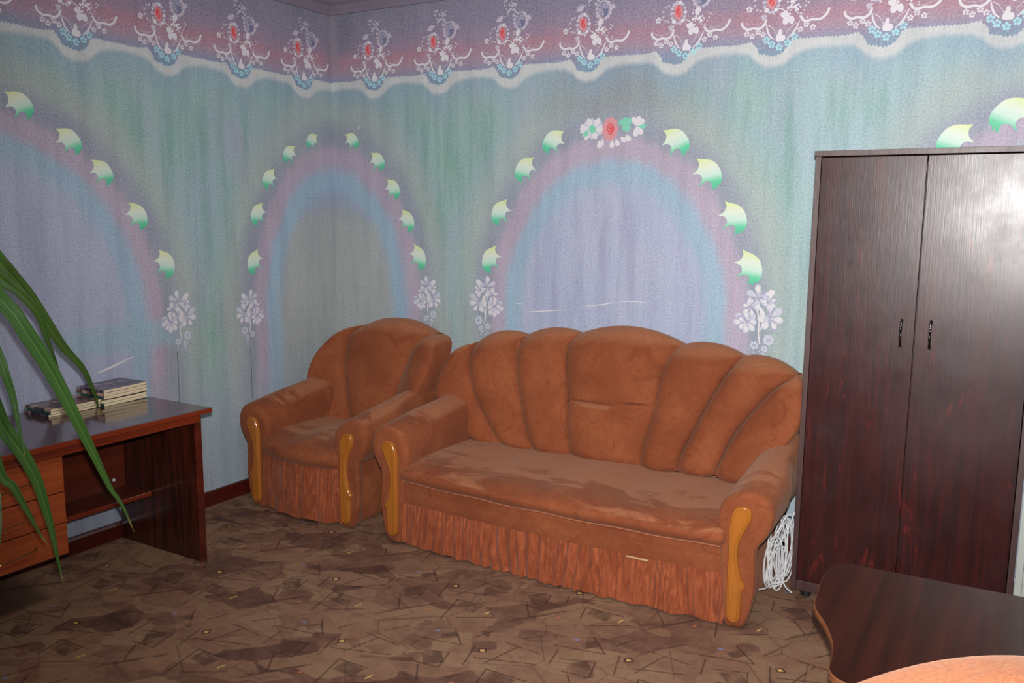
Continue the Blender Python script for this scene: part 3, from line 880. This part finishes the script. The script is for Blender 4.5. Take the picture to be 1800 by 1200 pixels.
def seat_mesh(x0, x1, prof, bow, nx=48, endr=.03):
    P = [(p.x, p.y) for p in catmull([(a, b, 0) for a, b in prof], 4, True)]
    bm = bmesh.new(); rings = []
    xc, hw = (x0 + x1) / 2, (x1 - x0) / 2
    cy = sum(p[0] for p in P) / len(P); cz = sum(p[1] for p in P) / len(P)
    xs = [x0 + endr * (1 - math.cos(math.pi / 2 * k / 5)) for k in range(6)]
    xs += [x0 + endr + (x1 - x0 - 2 * endr) * k / nx for k in range(1, nx)]
    xs += [2 * xc - v for v in xs[5::-1]]
    for x_ in xs:
        d = min(x_ - x0, x1 - x_)
        s_ = 1.0 if d >= endr else math.sqrt(max(0.0, 1 - ((endr - d) / endr) ** 2)) * .35 + .65
        xn = (x_ - xc) / hw
        ring = []
        for y_, z_ in P:
            yy, zz = cy + (y_ - cy) * (1 - (1 - s_) * .12), cz + (z_ - cz) * s_
            wgt = max(0, min(1, (-.5 - yy) / .4))
            sag = -.010 * math.exp(-((abs(xn) - .45) / .3) ** 2) * (zz > .40)
            ring.append(bm.verts.new((x_, yy - bow * (1 - xn * xn) * wgt, zz + sag + .004 * math.sin(x_ * 17) * (zz > .4))))
        rings.append(ring)
    n = len(P)
    for i in range(len(rings) - 1):
        for k in range(n): bm.faces.new((rings[i][k], rings[i][(k + 1) % n], rings[i + 1][(k + 1) % n], rings[i + 1][k]))
    bm.faces.new(rings[0]); bm.faces.new(rings[-1])
    return bm
def skirt_mesh(x0, x1, yf, bow, z0, z1, seed=1, dens=34):
    rnd = random.Random(seed)
    n = int((x1 - x0) * 300); m_ = 16
    xc, hw = (x0 + x1) / 2, (x1 - x0) / 2
    ph = [0.0]; ph2 = [0.0]; amp = [1.0]
    f1, f2 = 1.0, 1.0
    for i in range(n):
        f1 += rnd.uniform(-.25, .25); f1 = min(1.7, max(.3, f1)); f2 += rnd.uniform(-.2, .2); f2 = min(1.5, max(.5, f2))
        ph.append(ph[-1] + f1 * dens * 6.283 * (x1 - x0) / n * .9); ph2.append(ph2[-1] + f2 * dens * .42 * 6.283 * (x1 - x0) / n)
        amp.append(max(.3, min(1.3, amp[-1] + rnd.uniform(-.12, .12))))
    bm = bmesh.new(); rows = []
    for j in range(m_ + 1):
        t = j / m_       # 0 top
        row = []
        for i in range(n + 1):
            x_ = x0 + (x1 - x0) * i / n
            xn = (x_ - xc) / hw
            y = yf - bow * (1 - xn * xn) - .006 - .012 * math.sin(t * 1.4)
            y -= amp[i] * (.0042 * math.sin(ph[i] + 3.0 * t * math.sin(i * .05)) * (1 - .55 * t) + .0075 * math.sin(ph2[i] + 4.5 * t * math.sin(i * .021 + 1)) * (.35 + .65 * t))
            z_ = z1 + (z0 - z1) * t + (.004 * math.sin(ph2[i] * .5) * t) + (0.003 * math.sin(ph[i]) * (1 - t) if t < .05 else 0)
            row.append(bm.verts.new((x_, y, z_)))
        rows.append(row)
    for j in range(m_):
        for i in range(n): bm.faces.new((rows[j][i], rows[j + 1][i], rows[j + 1][i + 1], rows[j][i + 1]))
    # returns: closed top tuck so that the cloth reads as attached
    return bm
def add_part(name, bm, m_, root, **kw):
    o = mesh_obj(name, bm, m_, None, **kw)
    o.parent = root
    return o
def mirx(P): return [(-a, b, c) for a, b, c in P]

# ---- sofa (local x about its centre, y and z as in the room)
SX = 2.125
sofa = empty('sofa', (SX, 0, 0))
c01 = [(-.763, -.407, .43), (-.89, -.416, .518), (-1.000, -.429, .635), (-1.030, -.40, .697), (-1.000, -.37, .815), (-.955, -.345, .895), (-.905, -.33, .930), (-.865, -.322, .942)]
c12 = [(-.587, -.381, .427), (-.656, -.376, .49), (-.73, -.366, .59), (-.805, -.356, .705), (-.847, -.332, .858), (-.857, -.318, .936)]
c23 = [(-.413, -.367, .421), (-.459, -.351, .512), (-.501, -.33, .625), (-.544, -.306, .751), (-.575, -.274, .90), (-.572, -.254, .995)]
c34 = [(-.19, -.362, .414), (-.229, -.331, .561), (-.244, -.3, .707), (-.275, -.265, .872), (-.282, -.243, .976), (-.255, -.228, 1.030)]
c45 = [(.196, -.36, .423), (.206, -.34, .517), (.241, -.305, .681), (.256, -.269, .853), (.29, -.243, .974), (.325, -.232, 1.020)]
c56 = [(.394, -.365, .43), (.41, -.346, .52), (.459, -.325, .633), (.523, -.297, .786), (.59, -.273, .915), (.640, -.262, .995)]
c67 = [(.583, -.377, .444), (.607, -.365, .512), (.653, -.346, .626), (.739, -.331, .761), (.833, -.323, .877), (.915, -.335, .945)]
c78 = [(.72, -.407, .44), (.80, -.416, .518), (.91, -.429, .635), (.965, -.40, .73), (.978, -.37, .84), (.965, -.345, .905), (.940, -.338, .935), (.918, -.335, .948)]
lobes = [(c01, c12, .004, .045, None), (c12, c23, .050, .058, None), (c23, c34, .040, .062, None), (c34, c45, .066, .068, .70), (c45, c56, .035, .062, None), (c56, c67, .035, .060, None), (c67, c78, .004, .045, None)]
for L_, R_, dm, bl, nt_ in lobes:
    add_part('back_channel', lobe(L_, R_, dm, bl, .16, nt_), M['velour'], sofa)
add_part('arm', arm_mesh(-.915, -1, -.985, -.26, up=.02), M['velour'], sofa)
add_part('arm', arm_mesh(.915, 1, -.985, -.26), M['velour'], sofa)
add_part('arm_facing', panel_mesh(-.915, -1, -.989, up=.008), M['honey'], sofa)
add_part('arm_facing', panel_mesh(.915, 1, -.989), M['honey'], sofa)
SP = [(-.34, .33), (-.33, .385), (-.34, .425), (-.45, .432), (-.65, .436), (-.82, .436), (-.92, .430), (-.985, .412), (-1.012, .388), (-1.006, .358), (-.975, .338), (-.90, .332)]
add_part('seat_cushion', seat_mesh(-.825, .825, SP, .035), M['velour'], sofa)
def piping(x0, x1, yf, bow, z_, root, xc=0.0):
    bm = bmesh.new(); hw = (x1 - x0) / 2
    tube(bm, [Vector((x0 + (x1 - x0) * i / 40, yf - bow * (1 - ((x0 + (x1 - x0) * i / 40) / hw) ** 2), z_ + .002 * math.sin(i * .7))) for i in range(41)], .0035, 8)
    add_part('piping', bm, M['piping'], root)
piping(-.81, .81, -1.000, .035, .343, sofa)
def apron(x0, x1, yf, bow, z0, z1):
    bm = bmesh.new(); rings = []
    xc, hw = (x0 + x1) / 2, (x1 - x0) / 2
    for i in range(41):
        x_ = x0 + (x1 - x0) * i / 40; xn = (x_ - xc) / hw; y = yf - bow * (1 - xn * xn)
        rings.append([bm.verts.new(p) for p in ((x_, y + .06, z0), (x_, y + .004, z0), (x_, y - .006, (z0 + z1) / 2 - .02), (x_, y - .004, z1 - .02), (x_, y + .006, z1), (x_, y + .06, z1))])
    for i in range(40):
        for k in range(6): bm.faces.new((rings[i][k], rings[i][(k + 1) % 6], rings[i + 1][(k + 1) % 6], rings[i + 1][k]))
    bm.faces.new(rings[0]); bm.faces.new(rings[-1])
    return bm
add_part('front_rail', apron(-.835, .835, -.962, .035, .195, .345), M['velour'], sofa)
sk = add_part('gathered_skirt', skirt_mesh(-.832, .832, -.966, .035, .012, .222, 4), M['skirt'], sofa, angle=None)
bm = bmesh.new(); box(bm, .405, .505, -1.005, -.999, .213, .221, bev=.002)
add_part('exposed_lining', bm, M['lining'], sofa)['label'] = 'cream lining strip showing at torn seam'
bm = bmesh.new(); box(bm, -.84, .84, -.94, -.10, .04, .335, bev=.01)
add_part('base_frame', bm, M['side_cloth'], sofa)
for s_ in (-1, 1):
    bm = bmesh.new(); box(bm, min(s_ * .80, s_ * .866), max(s_ * .80, s_ * .866), -.955, -.10, .02, .42, bev=.012)
    add_part('side_panel', bm, M['side_cloth'], sofa)
bm = bmesh.new(); box(bm, -.86, .86, -.24, -.08, .30, .80, bev=.02)
add_part('back_frame', bm, M['side_cloth'], sofa)
for sx in (-.8, .8):
    for sy in (-.88, -.18):
        bm = bmesh.new(); tube(bm, [Vector((sx, sy, 0)), Vector((sx, sy, .05))], .025, 12); add_part('foot', bm, M['rubber'], sofa)
tag(sofa, 'rust velour sofa with seven-channel shell back, between the armchair and dark wardrobe', 'sofa')

# ---- armchair
def make_armchair(loc, rz):
    root = empty('armchair', loc, rz)
    a01 = [(-.27, -.44, .42), (-.345, -.46, .50), (-.400, -.47, .60), (-.425, -.45, .69), (-.405, -.40, .80), (-.350, -.33, .895), (-.29, -.285, .945), (-.235, -.262, .966), (-.190, -.25, .973)]
    a12 = [(-.13, -.385, .41), (-.16, -.372, .48), (-.195, -.352, .57), (-.232, -.325, .70), (-.245, -.30, .80), (-.240, -.28, .89), (-.218, -.262, .945), (-.185, -.250, .970)]
    a23 = [(.13, -.385, .41), (.15, -.372, .48), (.175, -.352, .57), (.205, -.325, .70), (.235, -.30, .80), (.265, -.28, .88), (.30, -.262, .93), (.335, -.250, .955)]
    a34 = [(.27, -.44, .42), (.345, -.46, .50), (.400, -.47, .60), (.435, -.45, .69), (.455, -.40, .79), (.458, -.35, .86), (.440, -.31, .915), (.400, -.28, .948), (.345, -.255, .960)]
    for L_, R_, dm, bl in ((a01, a12, .004, .045), (a12, a23, .070, .060), (a23, a34, .004, .050)):
        add_part('back_channel', lobe(L_, R_, dm, bl, .16), M['velour'], root)
    for s_ in (-1, 1):
        add_part('arm', arm_mesh(s_ * .37, s_, -.965, -.28, lift=.10, up=.008), M['velour'], root)
        add_part('arm_facing', panel_mesh(s_ * .37, s_, -.969, up=.0), M['honey'], root)
        bm = bmesh.new(); box(bm, min(s_ * .26, s_ * .345), max(s_ * .26, s_ * .345), -.93, -.12, .02, .42, bev=.02)
        add_part('side_panel', bm, M['velour'], root)
    AP = [(-.36, .31), (-.34, .38), (-.36, .425), (-.50, .440), (-.68, .450), (-.82, .448), (-.91, .435), (-.965, .410), (-.985, .375), (-.975, .335), (-.94, .312), (-.85, .305)]
    add_part('seat_cushion', seat_mesh(-.280, .280, AP, .045, nx=24), M['velour'], root)
    add_part('gathered_skirt', skirt_mesh(-.292, .292, -.925, .06, .015, .325, 9, 44), M['skirt'], root, angle=None)
    bm = bmesh.new(); box(bm, -.31, .31, -.90, -.12, .04, .32, bev=.01); add_part('base_frame', bm, M['side_cloth'], root)
    bm = bmesh.new(); box(bm, -.33, .33, -.26, -.10, .30, .78, bev=.02); add_part('back_frame', bm, M['side_cloth'], root)
    for sx in (-.28, .28):
        for sy in (-.86, -.18):
            bm = bmesh.new(); tube(bm, [Vector((sx, sy, 0)), Vector((sx, sy, .05))], .025, 12); add_part('foot', bm, M['rubber'], root)
    return root
chair = make_armchair((.590, 0, 0), 0)
tag(chair, 'rust velour armchair in the room corner, left of the sofa', 'armchair')
def dup(root, loc, rz):
    r = root.copy(); C.objects.link(r); r.location = loc; r.rotation_euler = (0, 0, rz)
    for ch in list(root.children):
        c = ch.copy(); C.objects.link(c); c.parent = r
    return r
near = dup(chair, (3.828, -2.825, 0), R(31))
tag(near, 'rust velour armchair in the near foreground, only its rounded back top showing', 'armchair')

# ------------------------------------------------------------------ wardrobe
WX0, WX1, WY, WH = 3.121, 3.966, -.533, 1.935
wd = empty('wardrobe', ((WX0 + WX1) / 2, -.27, 0)); wx, wy = (WX0 + WX1) / 2, -.27
def wb(name, x0, x1, y0, y1, z0, z1, m_, bev=.0012, par=None):
    o = boxobj(name, (x0 - wx, x1 - wx, y0 - wy, y1 - wy, z0, z1), m_, wd if par is None else par, bev=bev)
    return o
wb('side_panel', WX0, WX0 + .022, WY + .002, -.02, .03, WH - .022, M['wenge_edge'])
wb('side_panel', WX1 - .022, WX1, WY + .002, -.02, .03, WH - .022, M['wenge_edge'])
wb('top_panel', WX0 - .004, WX1 + .004, WY - .006, -.02, WH - .022, WH, M['wenge_edge'])
wb('plinth', WX0 + .022, WX1 - .022, WY + .004, WY + .03, .03, .075, M['wenge_edge'])
wb('back_panel', WX0 + .02, WX1 - .02, -.03, -.02, .03, WH - .02, M['wenge_edge'])
mid = (WX0 + WX1) / 2
for x0, x1, hx in ((WX0 + .025, mid - .002, mid - .049), (mid + .002, WX1 - .025, mid + .058)):
    d_ = wb('door', x0, x1, WY, WY + .018, .079, WH - .027, M['wenge'], bev=.0012)
    bm = bmesh.new()
    X, Y = hx - wx, WY - wy
    pts = resample([(X, Y, 1.262), (X, Y - .016, 1.255), (X, Y - .026, 1.235), (X, Y - .028, 1.21), (X, Y - .026, 1.185), (X, Y - .016, 1.163), (X, Y, 1.156)], 22)
    rr = [.0052 if (k < 3 or k > 18) else .0034 + .0022 * abs(math.sin(k * .6)) for k in range(22)]
    tube(bm, pts, rr, 10)
    for zc in (1.262, 1.156):
        tube(bm, [Vector((X, Y + .001, zc)), Vector((X, Y - .006, zc))], .0065, 10)
    h_ = mesh_obj('handle', bm, M['chrome']); h_.parent = d_
for sx in (WX0 + .06, WX1 - .06):
    for sy in (-.49, -.08):
        bm = bmesh.new(); tube(bm, [Vector((sx - wx, sy - wy, 0)), Vector((sx - wx, sy - wy, .032))], .022, 12)
        mesh_obj('foot', bm, M['rubber'], wd)
tag(wd, 'tall dark wenge two-door wardrobe with small metal bow handles', 'wardrobe')

# ------------------------------------------------------------------ desk
dk = empty('desk', (.31, -2.4, 0)); DX, DY = .31, -2.4
def db(name, x0, x1, y0, y1, z0, z1, m_, bev=.002, par=None):
    return boxobj(name, (x0 - DX, x1 - DX, y0 - DY, y1 - DY, z0, z1), m_, dk if par is None else par, bev=bev)
db('desktop', .022, .650, -3.15, -1.595, .728, .750, M['desktop'], .003)
db('edge_strip', .6505, .656, -3.15, -1.593, .728, .750, M['desk_front'], .0015)
db('front_rail', .604, .628, -3.09, -1.645, .688, .727, M['desk_front'])
db('side_panel', .022, .606, -1.667, -1.638, 0.0, .727, M['desk_side'])
db('side_panel', .606, .622, -1.671, -1.633, 0.0, .727, M['desktop'], .003).name = 'side_edge'
db('side_panel', .022, .606, -3.13, -3.10, 0.0, .727, M['desk_side'])
db('back_panel', .060, .076, -2.31, -1.668, .29, .727, M['desk_inner'])
db('shelf', .040, .270, -2.31, -1.668, .270, .292, M['desk_inner'])
db('shelf', .270, .274, -2.31, -1.668, .270, .292, M['desk_front']).name = 'shelf_edge'
db('drawer_case', .10, .575, -2.80, -2.300, .25, .727, M['gap'])
for z0, z1 in ((.528, .676), (.397, .523), (.262, .392)):
    dr = db('drawer', .5755, .592, -2.79, -2.303, z0, z1, M['drawer'])
    zc = (z0 + z1) / 2
    bm = bmesh.new()
    tube(bm, resample([(.592 - DX, -2.60 - DY, zc - .01), (.612 - DX, -2.59 - DY, zc - .014), (.616 - DX, -2.51 - DY, zc - .004), (.612 - DX, -2.445 - DY, zc + .002), (.592 - DX, -2.44 - DY, zc + .002)], 18), .0032, 8)
    h_ = mesh_obj('drawer_handle', bm, M['brass']); h_.parent = dr
bm = bmesh.new(); bmesh.ops.create_uvsphere(bm, u_segments=12, v_segments=8, radius=.009)
bmesh.ops.translate(bm, verts=bm.verts, vec=(.078 - DX, -1.735 - DY, .335))
mesh_obj('screw_cap', bm, M['cable'], dk)['label'] = 'white round screw cap'
tag(dk, 'glossy mahogany writing desk with three orange drawers against the left wall', 'desk')

# ------------------------------------------------------------------ magazines
def magazine(x, y, z, h, w_, l_, rz, cm, label, group, curl=.0):
    root = empty('magazine', (x, y, z), rz)
    def slab(z0, z1, ex, mat, name):
        bm = bmesh.new()
        n = 10
        rows = []
        for j in range(n + 1):
            t = j / n
            for_ = curl * (t ** 3)
            yy = -l_ / 2 - ex + (l_ + 2 * ex) * t
            rows.append([bm.verts.new((xx, yy, zz + for_)) for xx, zz in ((-w_ / 2 - ex, z0), (w_ / 2 + ex, z0), (w_ / 2 + ex, z1), (-w_ / 2 - ex, z1))])
        for j in range(n):
            for k in range(4): bm.faces.new((rows[j][k], rows[j][(k + 1) % 4], rows[j + 1][(k + 1) % 4], rows[j + 1][k]))
        bm.faces.new(rows[0]); bm.faces.new(rows[-1])
        mesh_obj(name, bm, mat, root, smooth=False)
    slab(.0003, .0008, .0003, cm, 'back_cover')
    slab(.0008, h - .0006, 0.0, M['paper'], 'pages')
    slab(h - .0006, h, .0004, cm, 'front_cover')
    bm = bmesh.new(); box(bm, -w_ / 2 - .001, w_ / 2 + .001, -l_ / 2 - .0018, -l_ / 2 - .0008, .0005, h)
    mesh_obj('spine', bm, cm, root, smooth=False)
    tag(root, label, 'magazine', group)
hts = [.015, .014, .016, .015, .014]
z_ = .7502
names = ['bottom magazine of the taller stack near the desk end', 'second magazine from the bottom of the taller stack', 'middle magazine of the taller stack on the desk', 'magazine just under the top one of the taller stack', 'top magazine of the taller stack, glossy mauve cover']
cv_ = ['cover_c', 'cover_b', 'cover_c', 'cover_b', 'cover_a']
offs = [(.0, .0, 2), (.002, -.006, -1), (-.002, .002, 1.5), (.001, -.003, 3), (-.001, .0, 2)]
for k in range(5):
    magazine(.121 + offs[k][0], -1.742 + offs[k][1], z_, hts[k],   .196, .236, R(offs[k][2]), M[cv_[k]], names[k], 'magazines stacked on the desk', curl=.004)
    z_ += hts[k] + .0003 + (.003 if k == 1 else 0)
z_ = .7502
names = ['bottom magazine of the lower stack at the left', 'middle magazine of the lower stack at the left', 'top magazine of the lower stack, brownish picture cover']
for k in range(3):
    magazine(.118, -1.998 + .004 * k, z_, .0115, .190, .250, R((0, 2, 1)[k]), M[('cover_a', 'cover_c', 'cover_b')[k]], names[k], 'magazines stacked on the desk', curl=.002)
    z_ += .0118

# ------------------------------------------------------------------ coffee table
ct = empty('coffee_table', (3.95, -1.70, 0))
outl = [(3.440, -1.700), (3.428, -1.60), (3.418, -1.50), (3.418, -1.39), (3.432, -1.325), (3.470, -1.300), (3.54, -1.298), (3.76, -1.292), (4.0, -1.285), (4.30, -1.285), (4.46, -1.31), (4.49, -1.40), (4.47, -1.60), (4.40, -1.80), (4.37, -1.95), (4.36, -2.05), (4.32, -2.10), (4.20, -2.115), (3.95, -2.12), (3.72, -2.12), (3.60, -2.11), (3.555, -2.07), (3.545, -2.0), (3.53, -1.905), (3.49, -1.80)]
sm = [(p.x, p.y) for p in catmull([(a, b, 0) for a, b in outl], 4, True)]
def plate(z0, z1, sc_, name, mats):
    bm = bmesh.new()
    rg = []
    for z_p, ins in ((z0, .003), (z0 + .003, 0), (z1 - .003, 0), (z1, .003)):
        rg.append([bm.verts.new(((a - 3.95) * (sc_ - ins * 1.5), (b + 1.70) * (sc_ - ins * 1.5), z_p)) for a, b in sm])
    n = len(sm)
    for i in range(3):
        for k in range(n):
            f_ = bm.faces.new((rg[i][k], rg[i][(k + 1) % n], rg[i + 1][(k + 1) % n], rg[i + 1][k])); f_.material_index = 1
    bm.faces.new(rg[0]); bm.faces.new(rg[-1])
    return mesh_obj(name, bm, mats, ct, angle=35)
plate(.476, .500, 1.0, 'tabletop', [M['tabletop'], M['table_edge']])
plate(.16, .178, .62, 'lower_shelf', [M['tabletop'], M['table_edge']])
for sx in (-.30, .27):
    bm = bmesh.new(); box(bm, sx - .012, sx + .012, -.26, .26, .0, .475, bev=.004); mesh_obj('leg_panel', bm, M['tabletop'], ct)
tag(ct, 'dark walnut coffee table with wavy edge in front of the wardrobe', 'table')

# ------------------------------------------------------------------ white cable
cb = empty('cable_bundle', (3.055, -.46, 0))
rnd = random.Random(5)
def pxp(px, py, y):
    v = cd + cr * ((px - 900) / FPX) - cu * ((py - 600) / FPX)
    t = (y - CAM.y) / v.y
    return CAM + v * t
bm = bmesh.new()
O = Vector((3.055, -.46, 0))
for k in range(15):
    cx, cz = rnd.uniform(-.016, .016), rnd.uniform(.10, .15)
    rx, rz = rnd.uniform(.026, .044), rnd.uniform(.075, .17)
    cz = rz + .004 + rnd.uniform(0, .03)
    tilt = rnd.uniform(-.75, .35)
    cy = rnd.uniform(-.10, .12)
    pts = []
    for i in range(30):
        a = 2 * math.pi * i / 29 + rnd.uniform(-.03, .03)
        px_, pz_ = rx * math.cos(a), rz * math.sin(a)
        pts.append(Vector((cx + px_ * math.cos(tilt) - pz_ * math.sin(tilt) * .4, cy + .035 * math.sin(a * 1.0 + k), max(.004, cz + pz_ * math.cos(tilt) + px_ * math.sin(tilt)))))
    tube(bm, pts, .0034, 6)
mesh_obj('cable_coil', bm, M['cable'], cb)
def strand(P):
    bm = bmesh.new()
    pts = [pxp(a, b, y) - O for a, b, y in P]
    for p in pts: p.z = max(p.z, .004)
    tube(bm, resample(pts, 24), .0033, 6)
    mesh_obj('loose_strand', bm, M['cable'], cb)
strand([(1397, 900, -.545), (1384, 932, -.55), (1368, 960, -.56), (1357, 985, -.56), (1352, 1010, -.57)])
strand([(1355, 935, -.60), (1355, 965, -.59), (1362, 1000, -.57), (1372, 1028, -.58)])
strand([(1334, 1036, -.70), (1347, 1033, -.66), (1356, 1026, -.62), (1370, 1024, -.60)])
strand([(1372, 1010, -.60), (1380, 1030, -.62), (1392, 1042, -.62)])
tag(cb, 'tangled coil of white cable on the floor between sofa and wardrobe', 'cable')

# ------------------------------------------------------------------ plant
PX, PY = 1.00, -3.05
pl = empty('potted_plant', (PX, PY, 0))
def lathe(prof, name, m_, par, n=32):
    bm = bmesh.new(); rg = []
    for r_, z_p in prof: rg.append([bm.verts.new((r_ * math.cos(2 * math.pi * k / n), r_ * math.sin(2 * math.pi * k / n), z_p)) for k in range(n)])
    for i in range(len(rg) - 1):
        for k in range(n): bm.faces.new((rg[i][k], rg[i][(k + 1) % n], rg[i + 1][(k + 1) % n], rg[i + 1][k]))
    bm.faces.new(rg[0]); bm.faces.new(rg[-1])
    return mesh_obj(name, bm, m_, par)
lathe([(.085, 0), (.09, .01), (.125, .22), (.14, .225), (.142, .26), (.125, .26), (.12, .235)], 'pot', M['pot'], pl)
lathe([(.02, .225), (.118, .238), (.02, .246)], 'soil', M['soil'], pl)
bm = bmesh.new(); tube(bm, resample([(0, 0, .22), (.01, .02, .6), (-.01, .03, 1.0), (0, .04, 1.34)], 24), .019, 10); mesh_obj('stem', bm, M['bark'], pl)
def pxx(px, py, x):
    v = cd + cr * ((px - 900) / FPX) - cu * ((py - 600) / FPX)
    return CAM + v * ((x - CAM.x) / v.x)
def strap(pts, width, face=None, n=40, tw=0.0):
    """pts in room space; ribbon leaf with V fold"""
    P = resample(pts, n)
    bm = bmesh.new(); uvl = bm.loops.layers.uv.new('UVMap'); rows = []
    for i, p in enumerate(P):
        t = i / (n - 1)
        d = (P[min(n - 1, i + 1)] - P[max(0, i - 1)]).normalized()
        view = (CAM - p).normalized()
        nv = (view + Vector((0, 0, .35)) + Vector((math.sin(tw + t * 2), 0, 0)) * .25)
        sd = d.cross(nv).normalized()
        nn = sd.cross(d).normalized()
        wv = width * (min(1, .45 + t * 3) if t < .2 else 1) * (1 - max(0, (t - .45) / .55) ** 1.25 * .97)
        row = []
        for k in range(5):
            q = (k - 2) / 2
            row.append(bm.verts.new(p + sd * q * wv / 2 - O2 + nn * (abs(q) * wv * .20)))
        rows.append(row)
    for i in range(n - 1):
        for k in range(4):
            f_ = bm.faces.new((rows[i][k], rows[i][k + 1], rows[i + 1][k + 1], rows[i + 1][k]))
            for lp, (kk, ii) in zip(f_.loops, ((k, i), (k + 1, i), (k + 1, i + 1), (k, i + 1))): lp[uvl].uv = (kk / 4, ii / (n - 1))
    o = mesh_obj('leaf', bm, M['leaf'], pl, angle=None)
    s_ = o.modifiers.new('s', 'SOLIDIFY'); s_.thickness = .0012
    return o
O2 = Vector((PX, PY, 0))
crown = Vector((PX, PY + .04, 1.33))
def from_px(lst, x0, x1, width, tw=0.0, arch=.16):
    pts = [pxx(a, b, x0 + (x1 - x0) * i / (len(lst) - 1)) for i, (a, b) in enumerate(lst)]
    first = pts[0]
    m1 = crown.lerp(first, .4) + Vector((0, 0, arch)); m2 = crown.lerp(first, .75) + Vector((0, 0, arch * .8))
    strap([crown, m1, m2] + pts, width, tw=tw)
from_px([(0, 462), (22, 488), (50, 522), (84, 572), (112, 612), (145, 648), (163, 685), (172, 712), (178, 735)], .98, .62, .048, 0)
from_px([(0, 490), (32, 514), (67, 552), (84, 600), (97, 632), (105, 652)], 1.0, .80, .042, 2)
from_px([(0, 528), (20, 547), (45, 585), (80, 637), (112, 695), (131, 732), (165, 800), (195, 860), (214, 886), (236, 935)], 1.05, 1.15, .053, 1)
from_px([(0, 632), (8, 655), (22, 695), (32, 744), (45, 807)], 1.1, 1.12, .034, 2)
from_px([(0, 742), (20, 772), (45, 808), (66, 850), (80, 895), (90, 930), (99, 972), (112, 1029)], 1.05, 1.12, .050, 0)
from_px([(0, 832), (19, 850), (40, 885), (60, 920), (75, 945), (86, 957)], 1.12, 1.15, .042, 1)
from_px([(-14, 840), (-4, 880), (0, 930), (-2, 972)], 1.15, 1.2, .040, 1)
# leaves on the far side of the crown, outside the picture
for k in range(9):
    a = R(150 + k * 22); L_ = .42 + .05 * (k % 3)
    dv = Vector((math.cos(a), math.sin(a), 0))
    strap([crown, crown + dv * L_ * .4 + Vector((0, 0, .16)), crown + dv * L_ * .8 + Vector((0, 0, .10)), crown + dv * L_ * 1.1 + Vector((0, 0, -.12)), crown + dv * L_ * 1.25 + Vector((0, 0, -.42))], .045, tw=k, n=20)
tag(pl, 'tall potted plant at the left edge, long drooping green strap leaves over the desk', 'plant')
